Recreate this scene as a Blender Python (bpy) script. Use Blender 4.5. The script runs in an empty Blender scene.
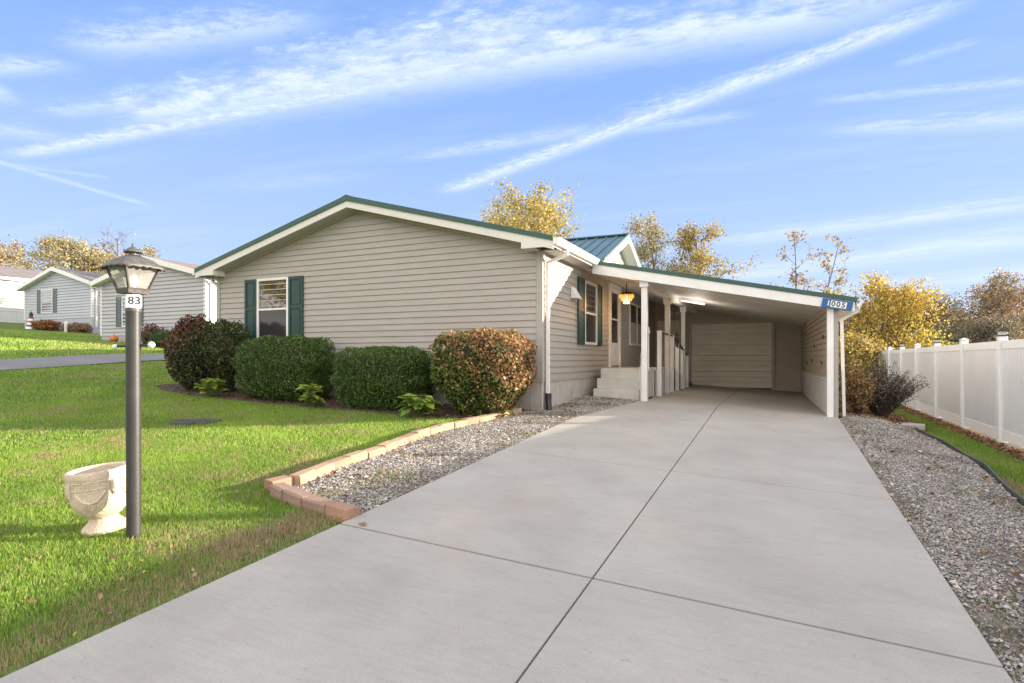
import bpy, math, random
import numpy as np
from mathutils import Vector, Matrix, Euler, noise as mnoise
R = math.radians
random.seed(7); RNG = np.random.default_rng(7)
scene = bpy.context.scene
C = scene.collection

# ------------------------------------------------------------------ camera
YAW = math.atan(265/585.0); SY, CY = math.sin(YAW), math.cos(YAW); FPX = 585.0; CZ = 0.86
cam = bpy.data.cameras.new('camera'); camo = bpy.data.objects.new('camera', cam); C.objects.link(camo)
camo.location = (0, 0, CZ); camo.rotation_euler = (R(90), 0, YAW)
cam.sensor_width = 36; cam.lens = FPX/1024*36; cam.shift_y = (359-341.5)/1024.0
cam.clip_start = 0.05; cam.clip_end = 3000
scene.camera = camo

def at(u, v, Y):                       # point on the vertical plane y = Y seen at a pixel of the photograph
    k = (u-512)/FPX; d = Y/(CY+k*SY)
    return (d*(-SY+k*CY), Y, CZ+(359-v)/FPX*d)

# ------------------------------------------------------------------ terrain
KX = np.array([-400, -120, -60, -50, -45, -38, -25.5, -18, -15.5, -12, -9, -4, -2.5, 1.0, 400])
KZ = np.array([7.0, 6.0, 4.0, 3.5, 2.95, 2.45, 1.50, .86, .66, .36, .22, .0825, 0, -.1925, -.1925])
def T(x, y):
    x = np.asarray(x, float); y = np.asarray(y, float)
    zx = np.interp(x, KX, KZ)
    zy = .053*(np.clip(y, -14, 12.2)-12.2)
    z = zx+zy
    t = np.clip((x-1.3)/2.2, 0, 1); t = t*t*(3-2*t)
    low = -.60+np.minimum(0, (y-9))*.053-np.clip((x-8)/60, 0, 1)*.6
    low = np.maximum(low, -.6-.053*23-.6)
    z = np.where(x > 1.3, (z-.055*(np.minimum(x, 3.5)-1.0))*(1-t)+low*t, z)
    z = np.where((x > 1.0) & (x <= 1.3), zx+zy-.055*(x-1.0), z)
    return z
def Tz(x, y): return float(T(x, y))

# ------------------------------------------------------------------ materials
MATS = {}
def newmat(name):
    m = bpy.data.materials.new(name); m.use_nodes = True
    nt = m.node_tree; b = nt.nodes['Principled BSDF']
    MATS[name] = m
    return m, nt, b
def N(nt, t, **kw):
    n = nt.nodes.new(t)
    for k, v in kw.items(): setattr(n, k, v)
    return n
def mat(name, col, rough=.6, var=.10, scale=3.0, bump=0.0, bscale=40, metal=0, spec=None, fine=0.0, fscale=60, col2=None, c2scale=1.0, c2lo=.5, c2hi=.65, stretch=None):
    m, nt, b = newmat(name); L = nt.links.new
    tc = N(nt, 'ShaderNodeTexCoord'); src = tc.outputs['Object']
    if stretch:
        mp = N(nt, 'ShaderNodeMapping'); mp.inputs['Scale'].default_value = stretch; L(src, mp.inputs[0]); src = mp.outputs[0]
    n1 = N(nt, 'ShaderNodeTexNoise'); n1.inputs['Scale'].default_value = scale; n1.inputs['Detail'].default_value = 5; L(src, n1.inputs['Vector'])
    mr = N(nt, 'ShaderNodeMapRange'); mr.inputs['From Min'].default_value = .3; mr.inputs['From Max'].default_value = .7
    mr.inputs['To Min'].default_value = 1-var; mr.inputs['To Max'].default_value = 1+var; L(n1.outputs[0], mr.inputs[0])
    fac = mr.outputs[0]
    if fine:
        n3 = N(nt, 'ShaderNodeTexNoise'); n3.inputs['Scale'].default_value = fscale; n3.inputs['Detail'].default_value = 3; L(src, n3.inputs['Vector'])
        m3 = N(nt, 'ShaderNodeMapRange'); m3.inputs['From Min'].default_value = .3; m3.inputs['From Max'].default_value = .7
        m3.inputs['To Min'].default_value = 1-fine; m3.inputs['To Max'].default_value = 1+fine; L(n3.outputs[0], m3.inputs[0])
        mu = N(nt, 'ShaderNodeMath', operation='MULTIPLY'); L(fac, mu.inputs[0]); L(m3.outputs[0], mu.inputs[1]); fac = mu.outputs[0]
    base = N(nt, 'ShaderNodeRGB'); base.outputs[0].default_value = (*col, 1); cout = base.outputs[0]
    if col2:
        n4 = N(nt, 'ShaderNodeTexNoise'); n4.inputs['Scale'].default_value = c2scale; n4.inputs['Detail'].default_value = 6; L(src, n4.inputs['Vector'])
        m4 = N(nt, 'ShaderNodeMapRange'); m4.inputs['From Min'].default_value = c2lo; m4.inputs['From Max'].default_value = c2hi; L(n4.outputs[0], m4.inputs[0])
        mx = N(nt, 'ShaderNodeMixRGB'); L(m4.outputs[0], mx.inputs[0]); L(cout, mx.inputs[1]); mx.inputs[2].default_value = (*col2, 1); cout = mx.outputs[0]
    vm = N(nt, 'ShaderNodeVectorMath', operation='SCALE'); L(cout, vm.inputs[0]); L(fac, vm.inputs['Scale']); L(vm.outputs[0], b.inputs['Base Color'])
    b.inputs['Roughness'].default_value = rough; b.inputs['Metallic'].default_value = metal
    if spec is not None: b.inputs['Specular IOR Level'].default_value = spec
    if bump:
        n2 = N(nt, 'ShaderNodeTexNoise'); n2.inputs['Scale'].default_value = bscale; n2.inputs['Detail'].default_value = 4; L(src, n2.inputs['Vector'])
        bp = N(nt, 'ShaderNodeBump'); bp.inputs['Strength'].default_value = bump; bp.inputs['Distance'].default_value = .02; L(n2.outputs[0], bp.inputs['Height']); L(bp.outputs[0], b.inputs['Normal'])
    return m
def leafmat(name, rough=.55, trans=.35):
    m, nt, b = newmat(name); L = nt.links.new
    a = N(nt, 'ShaderNodeAttribute'); a.attribute_name = 'Col'
    L(a.outputs['Color'], b.inputs['Base Color']); b.inputs['Roughness'].default_value = rough; b.inputs['Specular IOR Level'].default_value = .3
    tr = N(nt, 'ShaderNodeBsdfTranslucent'); L(a.outputs['Color'], tr.inputs['Color'])
    mx = N(nt, 'ShaderNodeMixShader'); mx.inputs[0].default_value = trans; L(b.outputs[0], mx.inputs[1]); L(tr.outputs[0], mx.inputs[2])
    L(mx.outputs[0], nt.nodes['Material Output'].inputs['Surface'])
    return m
SID = (.36, .332, .297)
M = dict(
 siding=mat('siding_beige', SID, .5, .05, 2.5, fine=.04, fscale=30, stretch=(1, 1, 6)),
 sidingw=mat('siding_white', (.62, .62, .62), .5, .06, 3, fine=.04),
 sidingtan=mat('siding_tan', (.45, .385, .31), .5, .06, 3, fine=.04, stretch=(1, 1, 6)),
 skirt=mat('skirting', (.44, .41, .375), .55, .1, 4, fine=.06, col2=(.33, .29, .24), c2scale=1.5, c2lo=.55, c2hi=.75),
 trim=mat('white_trim', (.74, .73, .71), .4, .05, 4, fine=.03),
 fascia=mat('cream_fascia', (.66, .64, .59), .4, .05, 2, fine=.03),
 fchan=mat('tan_channel', (.45, .37, .25), .5, .05),
 soffit=mat('soffit', (.52, .50, .46), .5, .06, 3, fine=.03, stretch=(1, 8, 1)),
 ceil=mat('ceiling_panel', (.76, .72, .66), .6, .1, 1.5, fine=.05),
 green=mat('green_metal', (.025, .080, .065), .45, .08, 3, metal=.0),
 groof=mat('green_roof_metal', (.12, .19, .205), .38, .08, 1.5, metal=.25),
 shut=mat('green_shutter', (.012, .052, .043), .5, .12, 6),
 gutter=mat('gutter_white', (.76, .75, .72), .35, .06, 6, fine=.03),
 black=mat('black_plastic', (.02, .02, .022), .4, .1),
 conc=mat('concrete', (.355, .336, .302), .85, .09, 1.3, bump=.15, bscale=160, fine=.07, fscale=110, col2=(.38, .33, .28), c2scale=.8, c2lo=.56, c2hi=.78),
 joint=mat('joint_dirt', (.035, .032, .03), .95, .3, 20),
 steps=mat('step_concrete', (.56, .53, .48), .85, .1, 3, bump=.15, bscale=90, fine=.06),
 deck=mat('deck_paint', (.55, .54, .52), .6, .08, 4),
 soil=mat('soil', (.075, .052, .036), .95, .35, 6, bump=.6, bscale=30, fine=.3, fscale=70),
 asphalt=mat('lane_asphalt', (.17, .168, .165), .9, .1, 1, bump=.2, bscale=120, fine=.1, fscale=90),
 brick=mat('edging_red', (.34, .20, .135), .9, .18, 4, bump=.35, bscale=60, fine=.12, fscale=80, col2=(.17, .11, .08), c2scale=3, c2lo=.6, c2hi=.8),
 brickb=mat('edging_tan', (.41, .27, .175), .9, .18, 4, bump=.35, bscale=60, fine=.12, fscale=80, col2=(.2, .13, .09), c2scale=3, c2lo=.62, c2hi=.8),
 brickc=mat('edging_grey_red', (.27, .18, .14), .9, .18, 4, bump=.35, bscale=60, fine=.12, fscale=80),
 urn=mat('cast_stone', (.60, .50, .385), .9, .12, 6, bump=.5, bscale=45, fine=.1, fscale=90, col2=(.44, .36, .27), c2scale=7, c2lo=.55, c2hi=.7),
 post=mat('charcoal_paint', (.034, .034, .034), .5, .2, 8, bump=.05, fine=.1, fscale=120),
 lantmetal=mat('weathered_lantern_metal', (.085, .078, .074), .5, .3, 25, fine=.15, bump=.15, bscale=80),
 white=mat('white_paint', (.80, .80, .79), .4, .03),
 bulb=mat('frosted_bulb', (.85, .82, .76), .3, .02),
 sign=mat('blue_sign', (.004, .10, .30), .4, .05),
 ink=mat('black_ink', (.015, .015, .015), .5, .0),
 vinyl=mat('fence_vinyl', (.80, .825, .85), .38, .04, 1.2, fine=.03, fscale=8),
 bark=mat('bark', (.15, .12, .10), .95, .3, 8, bump=.5, bscale=20),
 barkd=mat('bark_dark', (.075, .06, .05), .95, .3, 8, bump=.5, bscale=20),
 gstem=mat('green_stem', (.12, .16, .04), .7, .2, 8),
 stem=mat('stem', (.10, .06, .045), .9, .3, 8),
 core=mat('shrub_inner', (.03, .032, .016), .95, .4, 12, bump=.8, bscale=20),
 shingle=mat('brown_shingle', (.20, .155, .125), .9, .15, 2, fine=.25, fscale=9, bump=.2, bscale=20),
 shingleg=mat('grey_shingle', (.17, .15, .15), .9, .15, 2, fine=.25, fscale=9),
 nsid1=mat('neighbour_white_siding', (.58, .585, .58), .5, .05, 1, fine=.03),
 nsid2=mat('neighbour_blue_grey_siding', (.40, .43, .47), .5, .05, 1, fine=.03),
 nsid3=mat('neighbour_grey_siding', (.385, .385, .40), .5, .05, 1, fine=.03),
 nshut=mat('slate_shutter', (.075, .11, .135), .5, .08),
 gdoor=mat('garage_door', (.68, .61, .51), .5, .08, 1.4, fine=.04, stretch=(1, 1, 3)),
 alu=mat('aluminium_rail', (.5, .5, .5), .35, .08, metal=.8),
 rail=mat('brown_rail', (.10, .07, .05), .6, .15),
 wire=mat('bronze', (.10, .06, .03), .4, .2, metal=.6),
 curtain=mat('curtain', (.34, .31, .27), .9, .15, 10, stretch=(30, 30, 1)),
 dark=mat('dark_interior', (.03, .028, .027), .9, .1),
 maroon=mat('maroon_metal', (.13, .03, .035), .5, .2),
 pumpkin=mat('pumpkin', (.55, .17, .03), .5, .15),
 red=mat('red_paint', (.38, .06, .05), .5, .1),
 navy=mat('navy_paint', (.03, .05, .12), .5, .1),
 rubber=mat('edging_plastic', (.085, .09, .09), .5, .2, 10),
 slate=mat('stepping_slab', (.38, .36, .33), .9, .1, 5, bump=.2),
 iron=mat('cast_iron', (.075, .068, .075), .8, .4, 14, bump=.4, bscale=40, fine=.2),
 rust=mat('dead_leaf', (.26, .09, .05), .8, .2),
 solar=mat('solar_cap', (.03, .028, .025), .35, .1),
 lens=mat('clear_lens', (.55, .55, .55), .2, .05),
 leaf=leafmat('leaves'), hedgeleaf=leafmat('hedge_leaves', .5, .2), blade=leafmat('grass_blades', .55, .5), stone=None,
)
# window glass: near black, reflecting
def glassm(name, col, ior):
    m, nt, b = newmat(name); b.inputs['Base Color'].default_value = (*col, 1); b.inputs['Roughness'].default_value = .03; b.inputs['IOR'].default_value = ior
    tc = N(nt, 'ShaderNodeTexCoord'); n2 = N(nt, 'ShaderNodeTexNoise'); n2.inputs['Scale'].default_value = 1.6; nt.links.new(tc.outputs['Object'], n2.inputs['Vector'])
    bp = N(nt, 'ShaderNodeBump'); bp.inputs['Strength'].default_value = .12; bp.inputs['Distance'].default_value = .02; nt.links.new(n2.outputs[0], bp.inputs['Height']); nt.links.new(bp.outputs[0], b.inputs['Normal'])
    return m
def vinylmat():
    m = M['vinyl']; nt = m.node_tree; b = nt.nodes['Principled BSDF']; tr = N(nt, 'ShaderNodeBsdfTranslucent'); tr.inputs['Color'].default_value = (.9, .88, .87, 1)
    mx = N(nt, 'ShaderNodeMixShader'); mx.inputs[0].default_value = .14; nt.links.new(b.outputs[0], mx.inputs[1]); nt.links.new(tr.outputs[0], mx.inputs[2]); nt.links.new(mx.outputs[0], nt.nodes['Material Output'].inputs['Surface'])
vinylmat()
M['glass'] = glassm('window_glass', (.03, .028, .025), 2.3)
M['screen'] = glassm('screened_glass', (.035, .033, .037), 1.5); M['screen'].node_tree.nodes['Principled BSDF'].inputs['Roughness'].default_value = .12
m, nt, b = newmat('seeded_lantern_glass')
b.inputs['Base Color'].default_value = (.60, .585, .55, 1); b.inputs['Roughness'].default_value = .25; b.inputs['Alpha'].default_value = .33
M['lglass'] = m
m, nt, b = newmat('lit_amber_glass')
b.inputs['Base Color'].default_value = (.7, .4, .12, 1); b.inputs['Emission Color'].default_value = (1, .42, .10, 1); b.inputs['Emission Strength'].default_value = .38
M['amber'] = m
m, nt, b = newmat('lit_bulb'); b.inputs['Emission Color'].default_value = (1, .7, .35, 1); b.inputs['Emission Strength'].default_value = 2.2; M['lit'] = m
m, nt, b = newmat('lit_tube'); b.inputs['Emission Color'].default_value = (1, .94, .85, 1); b.inputs['Emission Strength'].default_value = .3; M['tubelit'] = m
def stonemat():
    m, nt, b = newmat('gravel_stones'); a = N(nt, 'ShaderNodeAttribute'); a.attribute_name = 'Col'
    nt.links.new(a.outputs['Color'], b.inputs['Base Color']); b.inputs['Roughness'].default_value = .85
    return m
M['stone'] = stonemat()
M['gravelbase'] = mat('gravel_bed', (.17, .145, .115), .95, .3, 5, bump=.8, bscale=70, fine=.4, fscale=60)
def concretemat():
    m = M['conc']; nt = m.node_tree; b = nt.nodes['Principled BSDF']; L = nt.links.new; tc = N(nt, 'ShaderNodeTexCoord')
    prev = b.inputs['Base Color'].links[0].from_socket
    def layer(prev, scale, stretch, lo, hi, col, amt, seed=0.0, detail=5, rough=.6):
        mp = N(nt, 'ShaderNodeMapping'); mp.inputs['Scale'].default_value = stretch; mp.inputs['Location'].default_value = (seed, seed*2, 0); L(tc.outputs['Object'], mp.inputs[0])
        n = N(nt, 'ShaderNodeTexNoise'); n.inputs['Scale'].default_value = scale; n.inputs['Detail'].default_value = detail; n.inputs['Roughness'].default_value = rough; L(mp.outputs[0], n.inputs['Vector'])
        r = N(nt, 'ShaderNodeMapRange'); r.inputs['From Min'].default_value = lo; r.inputs['From Max'].default_value = hi; r.inputs['To Max'].default_value = amt; L(n.outputs[0], r.inputs[0])
        mx = N(nt, 'ShaderNodeMixRGB', blend_type='MULTIPLY'); L(r.outputs[0], mx.inputs[0]); L(prev, mx.inputs[1]); mx.inputs[2].default_value = (*col, 1); return mx.outputs[0]
    prev = layer(prev, 30, (.12, 1, 1), .45, .7, (.87, .87, .87), .55)              # broom strokes across the slab
    prev = layer(prev, 2.2, (1, 1, 1), .52, .75, (.84, .83, .82), .6, 3.1, 7, .65)       # weathering
    prev = layer(prev, .55, (1, 1, 1), .56, .72, (1.0, .86, .74), .55, 7.7)        # rusty tan stains
    prev = layer(prev, 14, (1, 1, 1), .70, .74, (.70, .68, .66), .45, 1.3, 3, .5)   # small spots
    prev = layer(prev, 55, (1, 1, 1), .68, .74, (.55, .54, .53), .5, 5.3, 2, .5)   # pits
    L(prev, b.inputs['Base Color'])
concretemat()
def groundmat():
    m, nt, b = newmat('lawn_ground'); L = nt.links.new
    tc = N(nt, 'ShaderNodeTexCoord')
    n1 = N(nt, 'ShaderNodeTexNoise'); n1.inputs['Scale'].default_value = .35; n1.inputs['Detail'].default_value = 8; n1.inputs['Roughness'].default_value = .7; L(tc.outputs['Object'], n1.inputs['Vector'])
    cr = N(nt, 'ShaderNodeValToRGB'); L(n1.outputs[0], cr.inputs[0])
    cr.color_ramp.elements[0].position = .35; cr.color_ramp.elements[0].color = (.09, .17, .028, 1)
    cr.color_ramp.elements[1].position = .68; cr.color_ramp.elements[1].color = (.135, .175, .042, 1)
    n2 = N(nt, 'ShaderNodeTexNoise'); n2.inputs['Scale'].default_value = 14; n2.inputs['Detail'].default_value = 6; L(tc.outputs['Object'], n2.inputs['Vector'])
    mr = N(nt, 'ShaderNodeMapRange'); mr.inputs['From Min'].default_value = .3; mr.inputs['From Max'].default_value = .7; mr.inputs['To Min'].default_value = .55; mr.inputs['To Max'].default_value = 1.2; L(n2.outputs[0], mr.inputs[0])
    vm = N(nt, 'ShaderNodeVectorMath', operation='SCALE'); L(cr.outputs[0], vm.inputs[0]); L(mr.outputs[0], vm.inputs['Scale']); L(vm.outputs[0], b.inputs['Base Color'])
    b.inputs['Roughness'].default_value = .9; b.inputs['Specular IOR Level'].default_value = .15
    bp = N(nt, 'ShaderNodeBump'); bp.inputs['Strength'].default_value = .6; bp.inputs['Distance'].default_value = .05; L(n2.outputs[0], bp.inputs['Height']); L(bp.outputs[0], b.inputs['Normal'])
    return m
M['ground'] = groundmat()

# ------------------------------------------------------------------ mesh helpers
def tag(o, label=None, cat=None, group=None, kind=None):
    if label: o['label'] = label
    if cat: o['category'] = cat
    if group: o['group'] = group
    if kind: o['kind'] = kind
    return o
def empty(name, loc=(0, 0, 0), rz=0, **kw):
    o = bpy.data.objects.new(name, None); C.objects.link(o); o.location = loc; o.rotation_euler = (0, 0, rz); o.empty_display_size = .2
    return tag(o, **kw)
class MB:
    def __init__(s): s.v = []; s.f = []; s.o = (0, 0, 0)
    def face(s, pts):
        n = len(s.v); s.v += [tuple(p) for p in pts]; s.f.append(tuple(range(n, n+len(pts)))); return s
    def box(s, a, b, bev=0, rz=0, tilt=None):
        x0, y0, z0 = a; x1, y1, z1 = b
        if x0 > x1: x0, x1 = x1, x0
        if y0 > y1: y0, y1 = y1, y0
        if z0 > z1: z0, z1 = z1, z0
        n = len(s.v)
        if bev <= 0:
            P = [(x0, y0, z0), (x1, y0, z0), (x1, y1, z0), (x0, y1, z0), (x0, y0, z1), (x1, y0, z1), (x1, y1, z1), (x0, y1, z1)]
            Fc = [(0, 3, 2, 1), (4, 5, 6, 7), (0, 1, 5, 4), (1, 2, 6, 5), (2, 3, 7, 6), (3, 0, 4, 7)]
        else:
            e = bev; P = []; idx = {}
            for i, x in enumerate((x0, x1)):
                for j, y in enumerate((y0, y1)):
                    for k, z in enumerate((z0, z1)):
                        sx, sy, sz = (1, -1)[i], (1, -1)[j], (1, -1)[k]
                        idx[i, j, k, 0] = len(P); P.append((x, y+sy*e, z+sz*e))
                        idx[i, j, k, 1] = len(P); P.append((x+sx*e, y, z+sz*e))
                        idx[i, j, k, 2] = len(P); P.append((x+sx*e, y+sy*e, z))
            g = lambda i, j, k, a: idx[i, j, k, a]
            Fc = []
            for i in (0, 1): Fc.append((g(i,0,0,0), g(i,1,0,0), g(i,1,1,0), g(i,0,1,0)))
            for j in (0, 1): Fc.append((g(0,j,0,1), g(1,j,0,1), g(1,j,1,1), g(0,j,1,1)))
            for k in (0, 1): Fc.append((g(0,0,k,2), g(1,0,k,2), g(1,1,k,2), g(0,1,k,2)))
            for j in (0, 1):
                for k in (0, 1): Fc.append((g(0,j,k,1), g(1,j,k,1), g(1,j,k,2), g(0,j,k,2)))
            for i in (0, 1):
                for k in (0, 1): Fc.append((g(i,0,k,0), g(i,1,k,0), g(i,1,k,2), g(i,0,k,2)))
            for i in (0, 1):
                for j in (0, 1): Fc.append((g(i,j,0,0), g(i,j,1,0), g(i,j,1,1), g(i,j,0,1)))
            for i in (0, 1):
                for j in (0, 1):
                    for k in (0, 1): Fc.append((g(i,j,k,0), g(i,j,k,1), g(i,j,k,2)))
        s.v += P; s.f += [tuple(n+q for q in f) for f in Fc]; return s
    def prism(s, poly, axis, a, b):            # poly in the two other axes, extruded from a to b along axis
        n = len(s.v); k = len(poly)
        for t in (a, b):
            for p, q in poly:
                s.v.append({'x': (t, p, q), 'y': (p, t, q), 'z': (p, q, t)}[axis])
        s.f.append(tuple(range(n, n+k))); s.f.append(tuple(range(n+2*k-1, n+k-1, -1)))
        for i in range(k): j = (i+1) % k; s.f.append((n+i, n+j, n+k+j, n+k+i))
        return s
    def tube(s, pts, r, seg=8, caps=True):
        pts = [Vector(p) for p in pts]; rs = r if isinstance(r, (list, tuple)) else [r]*len(pts)
        n0 = len(s.v); up = None
        for i, p in enumerate(pts):
            d = (pts[min(i+1, len(pts)-1)]-pts[max(i-1, 0)]).normalized()
            if up is None: up = Vector((0, 0, 1)) if abs(d.z) < .9 else Vector((1, 0, 0))
            a = d.cross(up).normalized(); bb = a.cross(d).normalized(); up = bb
            for j in range(seg):
                t = 2*math.pi*j/seg; q = p+(a*math.cos(t)+bb*math.sin(t))*rs[i]; s.v.append(tuple(q))
        for i in range(len(pts)-1):
            for j in range(seg):
                k = (j+1) % seg; s.f.append((n0+i*seg+j, n0+i*seg+k, n0+(i+1)*seg+k, n0+(i+1)*seg+j))
        if caps:
            s.f.append(tuple(n0+j for j in range(seg-1, -1, -1))); s.f.append(tuple(n0+(len(pts)-1)*seg+j for j in range(seg)))
        return s
    def lathe(s, prof, c=(0, 0, 0), seg=24, wob=None):
        n0 = len(s.v)
        for i, (r, z) in enumerate(prof):
            for j in range(seg):
                t = 2*math.pi*j/seg; rr = r+(wob(t, z) if wob else 0)
                s.v.append((c[0]+rr*math.cos(t), c[1]+rr*math.sin(t), c[2]+z))
        for i in range(len(prof)-1):
            for j in range(seg):
                k = (j+1) % seg; s.f.append((n0+i*seg+j, n0+i*seg+k, n0+(i+1)*seg+k, n0+(i+1)*seg+j))
        s.f.append(tuple(n0+j for j in range(seg-1, -1, -1))); s.f.append(tuple(n0+(len(prof)-1)*seg+j for j in range(seg)))
        return s
    def build(s, name, m, parent=None, smooth=False, loc=None, fixn=True):
        me = bpy.data.meshes.new(name); me.from_pydata(s.v, [], s.f); me.materials.append(m)
        if fixn:
            import bmesh
            bm = bmesh.new(); bm.from_mesh(me); bmesh.ops.recalc_face_normals(bm, faces=bm.faces); bm.to_mesh(me); bm.free()
        o = bpy.data.objects.new(name, me); C.objects.link(o)
        if parent: o.parent = parent
        if loc: o.location = loc
        if smooth:
            me.shade_smooth()
            if smooth != 'all':
                try: me.set_sharp_from_angle(angle=R(40))
                except Exception: pass
        return o
def npmesh(name, verts, k, cols, m, parent=None):   # verts (n*k,3): n polygons of k corners, one colour each
    n = len(verts)//k
    me = bpy.data.meshes.new(name); me.vertices.add(n*k); me.vertices.foreach_set('co', np.ascontiguousarray(verts, np.float32).ravel())
    me.loops.add(n*k); me.loops.foreach_set('vertex_index', np.arange(n*k, dtype=np.int32))
    me.polygons.add(n); me.polygons.foreach_set('loop_start', np.arange(n, dtype=np.int32)*k)
    me.update(calc_edges=True)
    if cols is not None:
        ca = me.color_attributes.new('Col', 'FLOAT_COLOR', 'POINT'); c4 = np.ones((n*k, 4), np.float32); c4[:, :3] = np.repeat(cols, k, axis=0); ca.data.foreach_set('color', c4.ravel())
    me.materials.append(m)
    o = bpy.data.objects.new(name, me); C.objects.link(o)
    if parent: o.parent = parent
    return o
def leaves(P, size, cols, out=None, flat=.0, aspect=1.5, up=None):
    """leaf quads (folded diamond) at points P"""
    n = len(P); d = RNG.normal(size=(n, 3))
    if out is not None: d = out*flat+d*(1-flat)
    d /= np.linalg.norm(d, axis=1)[:, None]+1e-9
    t = RNG.normal(size=(n, 3)); 
    if up is not None: t = t*.5+up
    a = np.cross(d, t); a /= np.linalg.norm(a, axis=1)[:, None]+1e-9
    b = np.cross(d, a)
    s = size*RNG.uniform(.6, 1.3, (n, 1))
    V = np.stack([P-b*s*.5*aspect, P+a*s*.5, P+b*s*.5*aspect, P-a*s*.5], 1).reshape(-1, 3)
    return V
def palette(n, cols, w=None, jit=.18):
    cols = np.array(cols); i = RNG.choice(len(cols), n, p=w)
    c = cols[i]*RNG.uniform(1-jit, 1+jit, (n, 1))*RNG.uniform(.93, 1.07, (n, 3))
    return c

# siding: lapped courses on a convex polygon (u,z) in the plane P0 + u*U, outward normal Nn
def siding(mb, P0, U, Nn, poly, course, z0, lap=.017, seams=0):
    P0 = Vector(P0); U = Vector(U).normalized(); Nn = Vector(Nn).normalized()
    zs = sorted(set(round(p[1], 5) for p in poly)); zmin, zmax = zs[0], zs[-1]
    def span(z):
        xs = []
        for i in range(len(poly)):
            (a, za), (b, zb) = poly[i], poly[(i+1) % len(poly)]
            if abs(za-zb) < 1e-6:
                if abs(z-za) < 1e-5: xs += [a, b]
                continue
            t = (z-za)/(zb-za)
            if -1e-6 <= t <= 1+1e-6: xs.append(a+t*(b-a))
        return (min(xs), max(xs)) if xs else None
    def pt(u, z, o): return P0+U*u+Nn*o+Vector((0, 0, z-P0.z if False else z))
    k = math.floor((zmin-z0)/course)
    while z0+k*course < zmax-1e-4:
        ca, cb = z0+k*course, z0+(k+1)*course; k += 1
        br = [max(ca, zmin)]+[z for z in zs if ca+1e-4 < z < cb-1e-4]+[min(cb, zmax)]
        for za, zb in zip(br, br[1:]):
            if zb-za < 1e-4: continue
            e = 1e-4
            A, B = span(min(za+e, zmax-e)), span(max(zb-e, zmin+e))
            if not A or not B: continue
            oa = lap*(1-(za-ca)/course)+.002; ob = lap*(1-(zb-ca)/course)+.002
            if B[1]-B[0] < 1e-3: mb.face([pt(A[0], za, oa), pt(A[1], za, oa), pt((B[0]+B[1])/2, zb, ob)])
            else: mb.face([pt(A[0], za, oa), pt(A[1], za, oa), pt(B[1], zb, ob), pt(B[0], zb, ob)])
            if abs(za-ca) < 1e-5 and za > zmin+1e-4: mb.face([pt(A[0], za, .0), pt(A[1], za, .0), pt(A[1], za, oa), pt(A[0], za, oa)])
    if seams:
        rs = random.Random(4)
        for q in range(seams):
            z = z0+course*rs.randrange(int((zmax-z0)/course)); A = span(max(zmin, z)+1e-4)
            if not A: continue
            u = rs.uniform(A[0]+.1, A[1]-.1); n = len(mb.v); P = [pt(u, z, lap+.004), pt(u+.012, z, lap+.0045), pt(u+.012, z+course*.96, .0035), pt(u, z+course*.96, .0045)]; mb.face(P); mb.face([P[0], P[3], pt(u, z+course*.96, 0), pt(u, z, lap)])
    return mb
def vpanels(mb, P0, U, Nn, L, z0f, z1, w=.2):
    P0 = Vector(P0); U = Vector(U).normalized(); Nn = Vector(Nn).normalized(); u = 0
    def pt(u, z, o): q = P0+U*u+Nn*o; return (q.x, q.y, z)
    while u < L-1e-3:
        e = min(u+w, L)
        prof = [(u, .0), (u+.012, .0), (u+.022, .012), (e-.001, .012)] if e-u > .04 else [(u, 0), (e, 0)]
        for (a, oa), (b, ob) in zip(prof, prof[1:]):
            mb.face([pt(a, z0f(a), oa), pt(b, z0f(b), ob), pt(b, z1, ob), pt(a, z1, oa)])
        mb.face([pt(e-.001, z0f(e), .012), pt(e, z0f(e), 0), pt(e, z1, 0), pt(e-.001, z1, .012)])
        u = e
    return mb

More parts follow.
